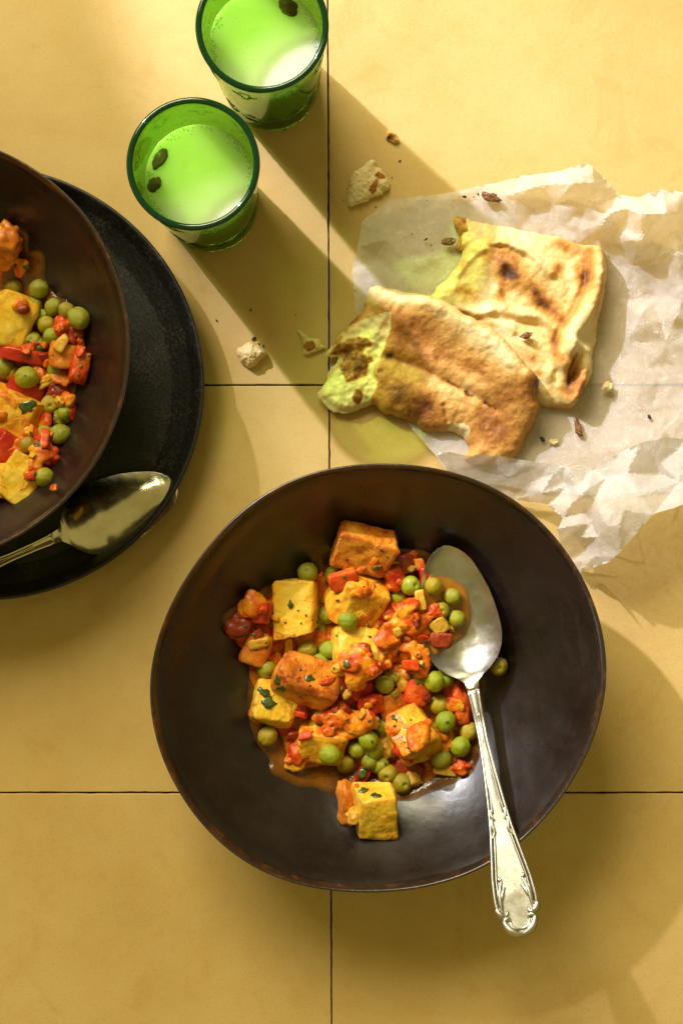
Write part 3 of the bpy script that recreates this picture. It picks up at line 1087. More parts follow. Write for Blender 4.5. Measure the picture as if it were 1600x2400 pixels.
for x, y, rx, ry, an, k in ((960, 770, 75, 55, 20, .40), (1000, 830, 90, 30, 20, .18), (945, 925, 70, 38, 20, .50), (1000, 975, 55, 34, 10, .42), (1150, 960, 100, 50, -40, .30),
                            (1180, 1030, 60, 50, 0, .34), (1225, 900, 40, 40, 0, .26), (1105, 865, 60, 28, 20, .28), (905, 830, 28, 12, 25, .4), (1000, 950, 22, 10, 20, .25),
                            (1240, 960, 26, 60, 10, .25)):
    b += k * blob(V, x, y, rx, ry, an) * (1 + .5 * fbm(V, .03, 3, int(x)))
b -= .22 * ridge(V, [(870, 690), (960, 700), (1050, 745), (1140, 800), (1220, 870)], 26)
b += .45 * np.exp(-dE / 9) * sstep(1210, 1250, V[:, 0]) * sstep(860, 890, V[:, 1])
b += .75 * blob(V, 1258, 890, 10, 16, 0)
b = np.where(crumbz > .5, .02 + .06 * fbm(V, .05, 3, 17), b)
for x, y, rx, ry, an in ((832, 850, 34, 42, 20), (838, 928, 13, 20, 10), (890, 868, 8, 6, 0), (800, 815, 34, 13, -20), (845, 800, 30, 12, 10)):
    b = np.maximum(b, .74 * sstep(.30, .52, blob(V, x, y, rx, ry, an) + .30 * fbm(V, .07, 3, 18)) * (1 + .35 * fbm(V, .12, 3, 22)))
b += .30 * ridge(V, [(783, 800), (812, 764), (850, 720), (868, 690)], 11) * (1 + fbm(V, .08, 2, 19))
b += .62 * ridge(V, [(1050, 893), (1075, 908), (1098, 925), (1130, 940), (1160, 958)], 2.6) * (fbm(V, .05, 2, 20) > -.15)
b += .8 * blob(V, 1093, 921, 5, 7)
b = np.where(blob(V, 1075, 1010, 30, 26) + .2 * fbm(V, .06, 2, 24) > .55, .03, b)
b += .30 * ridge(V, [(915, 835), (990, 860), (1060, 900)], 6)
o = slab('flatbread', flat_px(V, .013), F, zb + th, zb, M['naan'], attrs={'brown': np.clip(b, 0, 1)})
tag(o, 'browned torn flatbread piece lying on top, its tip reaching off the paper', 'flatbread', 'torn flatbread pieces')

N2 = [(1067, 503), (1106, 509), (1161, 520), (1258, 540), (1344, 557), (1396, 572), (1416, 586), (1428, 623), (1425, 658), (1416, 710), (1402, 767), (1400, 799), (1393, 824),
      (1390, 865), (1373, 910), (1350, 951), (1310, 954), (1267, 951), (1230, 930), (1190, 870), (1120, 810), (1050, 760), (1005, 712), (1029, 668), (1054, 641), (1077, 612),
      (1086, 582), (1070, 578), (1078, 550), (1072, 532)]
ol = resample(N2, 4.5)
ol = ol + np.c_[vnoise(ol * .045, 31), vnoise(ol * .045, 32)] * 2.5 + np.c_[vnoise(ol * .16, 33), vnoise(ol * .16, 34)] * 1.3
V, F = fill(ol, 3.8)
dE = seg_dist(V, ol, True)
roll = [(1400, 585), (1402, 640), (1392, 700), (1362, 750), (1332, 790), (1322, 830), (1325, 850)]
roll2 = [(1345, 855), (1358, 900), (1345, 935)]
inn = V[:, 0] * 0
th = .0066 * (1 - np.exp(-dE / 14)) ** .6
th += .0092 * ridge(V, roll, 25, 2.6) + .0066 * ridge(V, [(1340, 815), (1372, 830), (1374, 880), (1352, 935)], 20, 3)
th -= .0022 * ridge(V, [(1375, 590), (1372, 660), (1345, 725), (1305, 780), (1298, 830)], 8)
th += .0042 * blob(V, 1175, 620, 62, 46, 25) + .0030 * blob(V, 1245, 660, 50, 40, 20) - .0020 * blob(V, 1186, 640, 13, 16)
th += .0030 * ridge(V, [(1070, 640), (1110, 590), (1170, 570), (1230, 590), (1290, 640)], 11)
th -= .0016 * ridge(V, [(1095, 600), (1130, 578), (1190, 582), (1250, 615)], 6)
th += .0024 * ridge(V, [(1080, 722), (1125, 735), (1160, 724), (1210, 738), (1260, 742), (1300, 770)], 13) - .0016 * ridge(V, [(1075, 735), (1110, 752), (1150, 742), (1205, 752), (1270, 765)], 9)
th += .0026 * ridge(V, [(1150, 740), (1200, 770), (1225, 800)], 20) + .0028 * blob(V, 1240, 830, 40, 30, 40) - .0018 * ridge(V, [(1210, 790), (1270, 830), (1300, 870)], 8)
th += .0026 * blob(V, 1290, 870, 16, 24, 20) + .0020 * blob(V, 1320, 890, 12, 20, 0) - .0022 * blob(V, 1302, 880, 8, 20, 0)
th += .0022 * blob(V, 1050, 680, 38, 22, -30) + .0018 * ridge(V, [(1165, 680), (1180, 720)], 9) + .0014 * ridge(V, [(1340, 620), (1360, 680)], 14)
th += .0010 * fbm(V, .018, 3, 43) + .0006 * fbm(V, .06, 3, 44) + .00025 * np.abs(fbm(V, .16, 2, 45))
th = np.maximum(th, .0006) * (1 - np.exp(-dE / 4)) + .0005
b = .12 + .16 * fbm(V, .014, 4, 46)
for x, y, rx, ry, an, k in ((1170, 612, 52, 38, 25, .42), (1184, 636, 18, 24, 0, .42), (1205, 650, 26, 14, 25, .35), (1190, 590, 10, 20, -20, .3), (1325, 572, 28, 14, 15, .5), (1350, 585, 40, 26, 20, .22),
                            (1308, 632, 14, 24, -20, .42), (1362, 645, 17, 32, -18, .72), (1255, 690, 30, 16, 55, .50), (1285, 715, 34, 16, 10, .52), (1305, 745, 22, 14, 30, .4),
                            (1172, 690, 13, 28, 5, .42), (1095, 690, 26, 16, 30, .42), (1085, 620, 12, 22, 15, .28), (1225, 655, 60, 40, 20, .16), (1315, 845, 24, 14, 20, .40),
                            (1295, 800, 10, 16, 0, .4), (1245, 840, 18, 12, 0, .25), (1312, 915, 28, 14, 0, .25), (1355, 900, 24, 50, -14, .42), (1338, 890, 8, 40, 10, .45), (1400, 700, 9, 60, 8, .22),
                            (1265, 875, 12, 9, 0, .35), (1275, 660, 20, 20, 0, .2), (1385, 640, 8, 50, 0, .2)):
    b += k * blob(V, x, y, rx, ry, an) * (1 + .6 * fbm(V, .04, 3, int(x + y)))
b += .6 * ridge(V, [(1345, 833), (1337, 850), (1330, 868), (1330, 900)], 3.5)
b += .5 * ridge(V, [(1080, 728), (1110, 745), (1150, 760)], 9) * .6
b += .35 * np.exp(-dE / 6) * (V[:, 1] > 905)
b += .34 * ridge(V, [(1375, 590), (1372, 660), (1345, 725), (1305, 780), (1298, 830)], 9)  # brown line inside the roll, with the groove's shading painted in
b = np.where(V[:, 0] + .15 * (V[:, 1] - 500) < 1098 + 7 * vnoise(V * .06, 49), np.where(V[:, 1] < 590, .62 + .35 * fbm(V, .07, 3, 47), b), b)
o = slab('flatbread', flat_px(V, .010), F, .0022 + th, np.full(len(V), .0014), M['naan'], attrs={'brown': np.clip(b, 0, 1)})
tag(o, 'paler blistered flatbread piece with a rolled right edge, lying underneath on the paper', 'flatbread', 'torn flatbread pieces')


def fragment(poly, z0, hgt, label, patches, seed, base=.05):
    ol = resample(poly, 1.6)
    ol = ol + np.c_[vnoise(ol * .2, seed), vnoise(ol * .2, seed + 1)] * 1.2
    V, F = fill(ol, 2.0)
    dE = seg_dist(V, ol, True)
    th = hgt * (1 - np.exp(-dE / 7)) + .0010 * fbm(V, .07, 3, seed + 2) * (1 - np.exp(-dE / 4)) + .0004 * fbm(V, .25, 2, seed + 3)
    lift = .0016 * (1 - np.exp(-((V[:, 1] - V[:, 1].min()) / 60)))
    b = base + .05 * fbm(V, .05, 3, seed + 4)
    for x, y, rx, ry, an, k in patches: b = np.maximum(b, k * sstep(.35, .6, blob(V, x, y, rx, ry, an) + .25 * fbm(V, .09, 3, seed + 6)))
    zb_ = z0 + lift
    o = slab('bread_fragment', flat_px(V, .003), F, zb_ + np.maximum(th, .0003), zb_, M['naan'], attrs={'brown': np.clip(b, 0, 1)})
    return tag(o, label, 'bread fragment', 'bread fragments on the tiles')


zf_ = lambda x, y: (780 + x / 7.127, 260 + y / 7.127)
fragment([zf_(*p) for p in ((650, 790), (715, 830), (730, 920), (800, 950), (890, 1080), (940, 1180), (930, 1290), (840, 1340), (820, 1390), (640, 1450), (560, 1510), (380, 1560),
                            (290, 1585), (240, 1530), (250, 1400), (280, 1230), (330, 1020), (420, 960), (500, 910), (580, 830))], .0004, .0030,
         'pale bread scrap with a brown scorch mark, above the flatbread tip near the long joint',
         [(*zf_(780, 1090), 14, 9, 20, .68), (*zf_(670, 1300), 9, 15, 15, .66), (*zf_(720, 1190), 7, 9, 20, .6)], 61)
zg_ = lambda x, y: (500 + x / 4.9, 700 + y / 4.9)
fragment([zg_(*p) for p in ((260, 590), (330, 535), (410, 490), (480, 505), (540, 540), (615, 620), (600, 660), (560, 690), (440, 790), (390, 785), (300, 710))], .0004, .0062,
         'small white torn bread lump on the tile beside the plate', [], 71, .13)
fragment([zg_(*p) for p in ((960, 350), (1010, 370), (1060, 400), (1110, 445), (1210, 460), (1245, 520), (1295, 555), (1190, 600), (1090, 640), (1035, 620), (1020, 480))], .0004, .0026,
         'curled white and brown bread scrap just left of the flatbread tip', [(*zg_(1110, 540), 16, 14, 0, .66)], 81)
fragment([zf_(*p) for p in ((872, 400), (890, 330), (950, 300), (1040, 350), (1070, 420), (1112, 488), (1030, 520), (960, 480), (900, 455))], .0004, .0032,
         'tiny brown crust crumb alone on the bright upper right tile', [(*zf_(980, 420), 9, 9, 0, .62), (*zf_(930, 440), 6, 5, 0, .85)], 91, .2)


def ico(sub):
    bm = bmesh.new()
    bmesh.ops.create_icosphere(bm, subdivisions=sub, radius=1)
    bm.verts.ensure_lookup_table()
    V = np.array([tuple(v.co) for v in bm.verts])
    F = [[v.index for v in f.verts] for f in bm.faces]
    bm.free()
    return V, F


ICO = {k: ico(k) for k in (1, 2, 3, 4, 5)}


def crumb(x, y, z, sx, sy, sz, ang, m, label, seed, cat='crumb', name='crumb'):
    V, F = ICO[3]
    P = V * (1 + .75 * fbm(V + seed, 1.5, 3, seed)[:, None])
    P = P * np.array([sx, sy, sz * .7]) / 1150
    o = obj(name, P, F, m)
    o.location = W(x, y, z)
    o.rotation_euler = (0, 0, R(ang))
    return tag(o, label, cat, 'crumbs on the paper')


crumb(1355, 1003, .004, 4.6, 1.9, 1.6, -75, M['crumb'], 'long tan crust crumb on the paper right of the browned flatbread', 1)
crumb(1271, 1030, .003, 1.7, 1.1, 1.0, -20, M['crumb_dark'], 'dark red brown crumb on the paper beside the bottom of the browned flatbread', 2)
crumb(1425, 908, .0045, 3.2, 2.6, 1.8, 30, M['naan'], 'pale bread crumb on the paper right of the rolled flatbread edge', 3)
crumb(1521, 977, .0075, 1.5, .9, .8, -60, M['crumb_dark'], 'small dark crumb at the far right on the paper', 4)
crumb(1148, 461, .008, 5.2, 2.2, 2.2, -22, M['crumb'], 'cluster of brown crust crumbs on the upper edge of the paper', 5)
crumb(1051, 566, .0045, 3.6, 2.2, 1.6, -8, M['crumb'], 'dark flake of crust left of the blistered flatbread', 6)
crumb(1232, 786, .0135, 3.0, 1.5, 1.6, 20, M['crumb'], 'dark curled crumb lying on the blistered flatbread', 7)
crumb(1296, 1036, .003, 2.6, 1.6, .5, -5, M['naan'], 'flat pale crumb near the bottom of the browned flatbread', 8)
crumb(1088, 461, .006, 1.2, .7, .7, 0, M['crumb_dark'], 'lone dark speck left of the crust crumb cluster', 9)
parts = []
rg = random.Random(5)
spots = [(669, 301, 1.1), (588, 727, .7), (508, 751, .7), (595, 794, 1.3), (607, 806, .7), (617, 812, .8), (620, 826, .8), (936, 377, .7), (918, 416, .4), (880, 486, .7), (693, 739, .4),
         (965, 549, .5), (914, 568, .4), (998, 561, 1.0), (1010, 575, .6), (1000, 470, .4), (1500, 960, .8), (1502, 995, .7), (1160, 470, .9), (1120, 455, .8), (1168, 474, 1.1), (1132, 452, .7), (1176, 470, .6), (1140, 470, .6), (1110, 462, .5), (1155, 452, .7), (1183, 478, .5), (805, 470, .3), (779, 462, .3)]
for _ in range(70):
    spots.append((rg.uniform(20, 1580), rg.uniform(20, 2380), rg.uniform(.10, .2)))
for x, y, s_ in spots:
    if (x - 885) ** 2 + (y - 1590) ** 2 < 540 ** 2 or ((x + 30) ** 2 + (y - 890) ** 2 < 520 ** 2): continue
    on = 830 < x < 1600 and 440 < y < 1150
    if on and s_ < .25: continue
    V, F = ICO[1]
    p = W(x, y, .0004 + (.0035 if on else 0))
    a = rg.uniform(0, 6)
    k = [rg.uniform(.6, 1.4) for _ in V]
    parts.append(([(p.x + s_ / 1000 * kk * (v[0] * math.cos(a) - v[1] * .6 * math.sin(a)), p.y + s_ / 1000 * kk * (v[0] * math.sin(a) + v[1] * .6 * math.cos(a)), p.z + s_ / 1000 * .6 * v[2]) for v, kk in zip(V, k)], F))
o = obj('crumb_specks', *merge(parts), M['crumb_dark'], smooth=False)
tag(o, 'tiny dark crumbs and specks scattered over tiles and paper', 'crumbs', kind='stuff')


# ------------------------------------------------------------------ food builders
def cube_grid(n):
    bm = bmesh.new()
    bmesh.ops.create_cube(bm, size=2)
    bmesh.ops.subdivide_edges(bm, edges=bm.edges[:], cuts=n, use_grid_fill=True)
    bm.verts.ensure_lookup_table()
    V = np.array([tuple(v.co) for v in bm.verts])
    F = [[v.index for v in f.verts] for f in bm.faces]
    bm.free()
    return V, F


CUBE = {n: cube_grid(n) for n in (5, 15, 27)}


def chunk_mesh(dims, rnd, jit, amp, seed, n=15, bend=0.0, cuts=0):
    """an irregular cut block: rounded box, jittered corners, lumpy skin"""
    V, F = CUBE[n]
    r = rnd
    core = np.clip(V, -(1 - r), 1 - r)
    dl = V - core
    L = np.linalg.norm(dl, axis=1, keepdims=True)
    P = core + np.where(L > 1e-6, dl / np.maximum(L, 1e-6) * r, 0)
    g = np.random.default_rng(seed)
    C = (g.random((2, 2, 2, 3)) - .5) * 2 * jit
    u = (P + 1) / 2
    off = 0
    for i in (0, 1):
        for j in (0, 1):
            for k in (0, 1):
                wgt = (u[:, 0] if i else 1 - u[:, 0]) * (u[:, 1] if j else 1 - u[:, 1]) * (u[:, 2] if k else 1 - u[:, 2])
                off = off + wgt[:, None] * C[i, j, k]
    P = (P + off)
    if cuts > 1:
        P = P * .84 + .16 * 1.12 * P / np.maximum(np.linalg.norm(P, axis=1, keepdims=True), 1e-6)
    P = P * np.array(dims) / 2
    for k in range(cuts):
        nv = g.normal(size=3) * np.array([1, 1, .8])
        nv /= np.linalg.norm(nv)
        hd = np.array(dims) / 2
        sup = np.abs(nv * hd).sum()
        d_ = sup * g.uniform(.70, .84)
        ex = P @ nv - d_
        P = P - np.maximum(ex, 0)[:, None] * nv * .97
    if bend:
        P[:, 2] -= bend * (P[:, 0] / (dims[0] / 2)) ** 2 * dims[0] / 2
    nr = P / np.linalg.norm(P, axis=1, keepdims=True)
    sz = min(dims)
    q_ = np.sort(np.abs(V), axis=1)[:, 1]
    chunk_mesh.arris = sstep(.62, 1.0, q_)
    P = P + nr * (amp * sz * (fbm(P + seed, 1.4 / sz, 2, seed) * 1.0 + .55 * fbm(P + seed, 5 / sz, 3, seed + 3)))[:, None]
    return P, F


def chunk(name, cat, px, py, dz, dims_mm, rot, m, label, group, seed, zfun, rnd=.16, jit=.12, amp=.05, n=15, bend=0.0, z_abs=None, cuts=2):
    P, F = chunk_mesh([d / 1000 for d in dims_mm], rnd, jit, amp, seed, n, bend, cuts)
    o = obj(name, P, F, m, attrs={'arris': chunk_mesh.arris})
    p = W(px, py, .014)
    z = (zfun(p.x, p.y) if z_abs is None else z_abs) + dz / 1000
    o.location = W(px, py, z)
    o.rotation_euler = Euler([R(a) for a in rot])
    return tag(o, label, cat, group)


def lump(name, cat, px, py, dz, dims_mm, ang, m, label, group, seed, zfun, amp=.42, sub=4, z_abs=None):
    V, F = ICO[sub]
    P = V * (1 + amp * fbm(V + seed * 1.7, 1.3, 2, seed) + amp * .55 * fbm(V + seed, 3.2, 3, seed + 1))[:, None]
    P = P * np.array(dims_mm) / 2000
    o = obj(name, P, F, m)
    p = W(px, py, .014)
    z = (zfun(p.x, p.y) if z_abs is None else z_abs) + dz / 1000
    o.location = W(px, py, z)
    o.rotation_euler = (0, 0, R(ang))
    return tag(o, label, cat, group)


PEA = []
for k in range(5):
    V, F = ICO[4]
    P = V.copy()
    P *= 1 + .07 * fbm(V, 1.2, 2, 300 + k)[:, None] - (.07 * np.clip(fbm(V, 2.4, 3, 330 + k), 0, 1) + .02 * np.abs(fbm(V, 5, 2, 340 + k)))[:, None]
    if k == 1: P *= (1 - .05 * np.exp(-((V[:, 0] + .2 * V[:, 1] ** 2) / .06) ** 2) * (V[:, 2] > -.2))[:, None]      # split skin
    if k == 2: P *= (1 - .25 * np.exp(-((V[:, 0] - .2) ** 2 + (V[:, 1] + .1) ** 2) / .05) * (V[:, 2] > 0))[:, None]   # dimple
    if k == 3: P *= (1 - .05 * np.abs(fbm(V, 4, 2, 310)))[:, None] * np.array([1.06, .94, .95])
    if k == 4: P *= (1 - .05 * np.exp(-((V[:, 1] - .25 * V[:, 0] + .3) / .06) ** 2) * (V[:, 2] > .0))[:, None] * np.array([1.08, .96, .9])
    PEA.append((P, F))
PEA_ME = {}


def pea(px, py, dz, mname, label, group, zfun, r=4.7, z_abs=None):
    k = random.randrange(5)
    key_ = (k, mname)
    if key_ not in PEA_ME:
        me = bpy.data.meshes.new('pea')
        me.from_pydata([tuple(v) for v in PEA[k][0]], [], PEA[k][1])
        me.polygons.foreach_set('use_smooth', [True] * len(me.polygons))
        me.materials.append(M[mname])
        PEA_ME[key_] = me
    o = bpy.data.objects.new('pea', PEA_ME[key_])
    COL.objects.link(o)
    p = W(px, py, .014)
    z = (zfun(p.x, p.y) if z_abs is None else z_abs) + dz / 1000
    o.location = W(px, py, z)
    rr = r / 1000 * random.uniform(.95, 1.05)
    o.scale = (rr, rr, rr)
    o.rotation_euler = (random.uniform(-.5, .5), random.uniform(-.5, .5), random.uniform(0, 6.28))
    return tag(o, label, 'pea', group)


def pool(name, poly, zfun, film, m, label, cat, z0=.012, step=7, seed=0, kind=None):
    ol = resample(poly, step * .8)
    ol = ol + np.c_[vnoise(ol * .03, seed), vnoise(ol * .03, seed + 1)] * 5
    V, F = fill(ol, step)
    dE = seg_dist(V, ol, True)
    XY = flat_px(V, z0)
    zb_ = np.array([zfun(x, y) for x, y in XY])
    tp_ = zb_ + film * (1 - np.exp(-dE / 7)) + .0002 + film * .35 * fbm(V, .02, 2, seed + 3) * (1 - np.exp(-dE / 9))
    o = obj(name, np.c_[XY, tp_], F, m, attrs={'edge': 1 - np.exp(-dE / 14)})
    bm = bmesh.new()
    bm.from_mesh(o.data)
    bmesh.ops.recalc_face_normals(bm, faces=bm.faces)
    if sum(f.normal.z for f in bm.faces) < 0: bmesh.ops.reverse_faces(bm, faces=bm.faces)
    bm.to_mesh(o.data)
    bm.free()
    return tag(o, label, cat, kind=kind)


def mush(name, poly, zfun, h, m, label, cat, seed, z0=.014, step=5, nblob=120, on_potato=.12, extra=()):
    """cooked-down pulp: a low mound and soft blobs lying on and between the chunks, melted into one surface"""
    ol = resample(poly, step)
    ol = ol + np.c_[vnoise(ol * .03, seed), vnoise(ol * .03, seed + 1)] * 14
    V, F = fill(ol, step)
    dE = seg_dist(V, ol, True)
    XY = flat_px(V, z0)
    zb_ = np.array([zfun(x, y) for x, y in XY])
    lum = .55 + .9 * np.clip(fbm(V, .022, 3, seed + 2) + .25, 0, 1) + .5 * np.abs(fbm(V, .06, 3, seed + 4))
    z = zb_ + .0012 + h * (1 - np.exp(-dE / 40)) * lum
    n = len(V)
    area = sum((V[f[1]][0] - V[f[0]][0]) * (V[f[2]][1] - V[f[0]][1]) - (V[f[2]][0] - V[f[0]][0]) * (V[f[1]][1] - V[f[0]][1]) for f in F[:50])
    if area > 0: F = [f[::-1] for f in F]          # y is flipped between pixels and world
    vv = np.r_[np.c_[XY, z], np.c_[XY, zb_ - .0006]]
    ff = [list(f) for f in F] + [[i + n for i in f[::-1]] for f in F] + [[b_, a_, a_ + n, b_ + n] for a_, b_ in boundary(F)]
    parts = [(vv, ff)]
    bpy.context.view_layer.update()
    dg = bpy.context.evaluated_depsgraph_get()
    g = random.Random(seed)
    pl = np.array(poly, float)
    lo, hi = pl.min(0), pl.max(0)
    spots = [(x, y, r_, True) for x, y, r_ in extra]
    tries = 0
    while len(spots) < nblob + len(extra) and tries < nblob * 12:
        tries += 1
        x, y = g.uniform(lo[0], hi[0]), g.uniform(lo[1], hi[1])
        if inside(np.array([[x, y]]), pl)[0]: spots.append((x, y, g.uniform(1.8, 5.2), False))
    for x, y, r_, force in spots:
        ok, hit, nr, idx, ob, _ = SC.ray_cast(dg, Vector((0, 0, D - .05)), (W(x, y, z0 + .01) - Vector((0, 0, D))).normalized())
        if not ok: continue
        nm = ob.name.split('.')[0]
        if nm in ('bowl', 'handle', 'rim', 'edge_thread', 'scroll_ornament', 'tarnished_groove', 'spoon_sauce', 'pea', 'body') and not force: continue
        if nm == 'potato_chunk' and not force and (g.random() > on_potato or any(k in ob.get('label', '') for k in ('flat yellow', 'lone', 'herb dotted', 'central'))): continue
        if nm in ('tomato_piece', 'onion_piece') and not force and g.random() > .25: continue
        base = hit.z if nm not in ('body', 'curry_sauce') else hit.z + h * .7
        V0, F0 = ICO[3]
        sd = g.randrange(9999)
        B = V0 * (1 + .45 * fbm(V0 + sd, 1.0, 2, sd))[:, None] * r_ / 1000 * np.array([g.uniform(1.0, 2.0), 1.1, .5])
        A = np.array(Matrix.Translation((hit.x, hit.y, base + r_ * .0001)) @ Vector((0, 0, 1)).rotation_difference(nr).to_matrix().to_4x4() @ Matrix.Rotation(g.uniform(0, 6.3), 4, 'Z'))
        parts.append((B @ A[:3, :3].T + A[:3, 3], F0))
    o = obj(name, *merge(parts), None)
    rm = o.modifiers.new('melt', 'REMESH')
    rm.mode = 'VOXEL'
    rm.voxel_size = .00062
    sm = o.modifiers.new('soft', 'SMOOTH')
    sm.factor = .6
    sm.iterations = 14
    bpy.context.view_layer.update()
    dg = bpy.context.evaluated_depsgraph_get()
    me = bpy.data.meshes.new_from_object(o.evaluated_get(dg))
    o.modifiers.clear()
    old = o.data
    o.data = me
    bpy.data.meshes.remove(old)
    me.materials.clear()
    me.materials.append(m)
    co = np.empty(len(me.vertices) * 3, np.float32)
    nr_ = np.empty(len(me.vertices) * 3, np.float32)
    me.vertices.foreach_get('co', co)
    me.vertices.foreach_get('normal', nr_)
    co = co.reshape(-1, 3).astype(float)
    co += nr_.reshape(-1, 3) * (.0005 * fbm(co, 420, 2, seed + 9))[:, None]
    me.vertices.foreach_set('co', co.astype(np.float32).ravel())
    me.polygons.foreach_set('use_smooth', [True] * len(me.polygons))
    me.update()
    return tag(o, label, cat, kind='stuff')


def leaf(px, py, z, s_mm, ang, label=None, seed=0, tilt=(0, 0)):
    """a torn flake of herb leaf, slightly cupped and with thickness"""
    g = np.random.default_rng(seed)
    n = 14
    th = np.linspace(0, 2 * np.pi, n, endpoint=False)
    r_ = s_mm / 2000 * (1 + .45 * (g.random(n) - .5) * 1.6)
    ring = np.c_[r_ * np.cos(th), .6 * r_ * np.sin(th)]
    V = [(0, 0, .0003)]
    for k in (.55, 1.0):
        for x, y in ring: V.append((x * k, y * k, .0003 - .12 * s_mm / 1000 * (x * k / (s_mm / 2000)) ** 2 * .5 + .00015 * (g.random() - .5)))
    F = [[0, 1 + i, 1 + (i + 1) % n] for i in range(n)] + [[1 + i, 1 + n + i, 1 + n + (i + 1) % n, 1 + (i + 1) % n] for i in range(n)]
    m_ = len(V)
    V += [(x, y, z_ - .00025) for x, y, z_ in V]
    F += [[m_ + i for i in f[::-1]] for f in F] + [[1 + n + i, 1 + n + m_ + i, 1 + n + m_ + (i + 1) % n, 1 + n + (i + 1) % n] for i in range(n)]
    p = W(px, py, z)
    mt = Matrix.Translation(p) @ Euler((R(tilt[0]), R(tilt[1]), R(ang))).to_matrix().to_4x4()
    if label is None:
        return [tuple(mt @ Vector(v)) for v in V], F
    o = obj('herb_leaf', V, F, M['herb'])
    o.matrix_world = mt
    return tag(o, label, 'herb leaf', 'herb flakes on the curry')


def bits(name, region, n, mats_w, seed, label, cat, z0=.022, size=(2.2, 5.2), on_potato=.0):
    """finely chopped loose bits lying on whatever is below them; one object per stuff"""
    bpy.context.view_layer.update()
    dg = bpy.context.evaluated_depsgraph_get()
    g = random.Random(seed)
    poly = np.array(region, float)
    lo, hi = poly.min(0), poly.max(0)
    root = {}
    k = tries = 0
    while k < n and tries < n * 12:
        tries += 1
        x, y = g.uniform(lo[0], hi[0]), g.uniform(lo[1], hi[1])
        if not inside(np.array([[x, y]]), poly)[0]: continue
        ok, hit, nr, idx, ob, _ = SC.ray_cast(dg, Vector((0, 0, D - .05)), (W(x, y, z0) - Vector((0, 0, D))).normalized())
        if not ok: continue
        nm = ob.name.split('.')[0]
        if nm in ('bowl', 'handle', 'rim', 'body', 'edge_thread', 'scroll_ornament', 'tarnished_groove', 'spoon_sauce'): continue
        if nm == 'potato_chunk' and (g.random() > on_potato or 'flat yellow' in ob.get('label', '')): continue
        if nm == 'pea': continue
        if nm == 'curry_sauce' and g.random() > .25: continue
        k += 1
        mn = g.choices([a for a, _ in mats_w], [b for _, b in mats_w])[0]
        s_ = g.uniform(*size) * (.75 if nm in ('potato_chunk', 'pea') else 1)
        if g.random() < .45:
            V, F = chunk_mesh([s_ / 1000 * g.uniform(.7, 2.2), s_ / 1000, s_ / 1000 * .5], .5, .35, .2, g.randrange(9999), 5)
        else:
            V0, F = ICO[3 if s_ > 2 else 2]
            sd = g.randrange(9999)
            V = V0 * (1 + .55 * fbm(V0 + sd, 1.4, 3, sd))[:, None] * s_ / 2000 * np.array([1.3, 1, .7])
        rot = Vector((0, 0, 1)).rotation_difference(nr).to_matrix().to_4x4()
        mt = Matrix.Translation(hit + nr * (s_ * .00016)) @ rot @ Euler((g.uniform(-.3, .3), g.uniform(-.3, .3), g.uniform(0, 6.3))).to_matrix().to_4x4()
        A = np.array(mt)
        root.setdefault(mn, []).append((V @ A[:3, :3].T + A[:3, 3], F))
    for mn, pr in root.items():
        tag(obj(name, *merge(pr), M[mn]), label[mn], cat, kind='stuff')


z5 = lambda x, y: (500 + x / 2.24, 1200 + y / 2.24)
z6 = lambda x, y: (500 + x / 2.24, 1550 + y / 2.24)

# ------------------------------------------------------------------ front bowl: sauce, pulp
POOL = [z5(*p) for p in ((560, 200), (590, 270), (640, 250), (780, 190), (960, 185), (1110, 205), (1250, 330), (1330, 600), (1420, 860))] + \
       [z6(*p) for p in ((1430, 290), (1432, 370), (1385, 480), (1335, 570), (1230, 632), (1100, 690), (950, 718), (800, 712), (680, 712), (640, 690), (530, 658), (430, 645), (330, 580),
                         (290, 500), (222, 390), (190, 300), (188, 130))] + \
       [z5(*p) for p in ((190, 800), (165, 660), (100, 640), (66, 560), (110, 500), (190, 455), (300, 365), (430, 345), (540, 300))]
pool('curry_sauce', POOL, mb_z, .0016, M['sauce'], 'thin brown orange curry sauce pooled in the front bowl', 'sauce', seed=3, kind='stuff')
PILE = [z5(*p) for p in ((640, 200), (800, 170), (960, 200), (1090, 250), (1130, 420), (1160, 620), (1200, 800), (1290, 900))] + \
       [z6(*p) for p in ((1340, 250), (1310, 420), (1240, 560), (1060, 640), (900, 620), (760, 560), (620, 540), (420, 540), (330, 350), (220, 300), (215, 120))] + \
       [z5(*p) for p in ((190, 760), (110, 610), (120, 540), (230, 470), (420, 400), (590, 330))]
cen = np.array(PILE).mean(0)
GP = 'potato chunks in the front bowl'
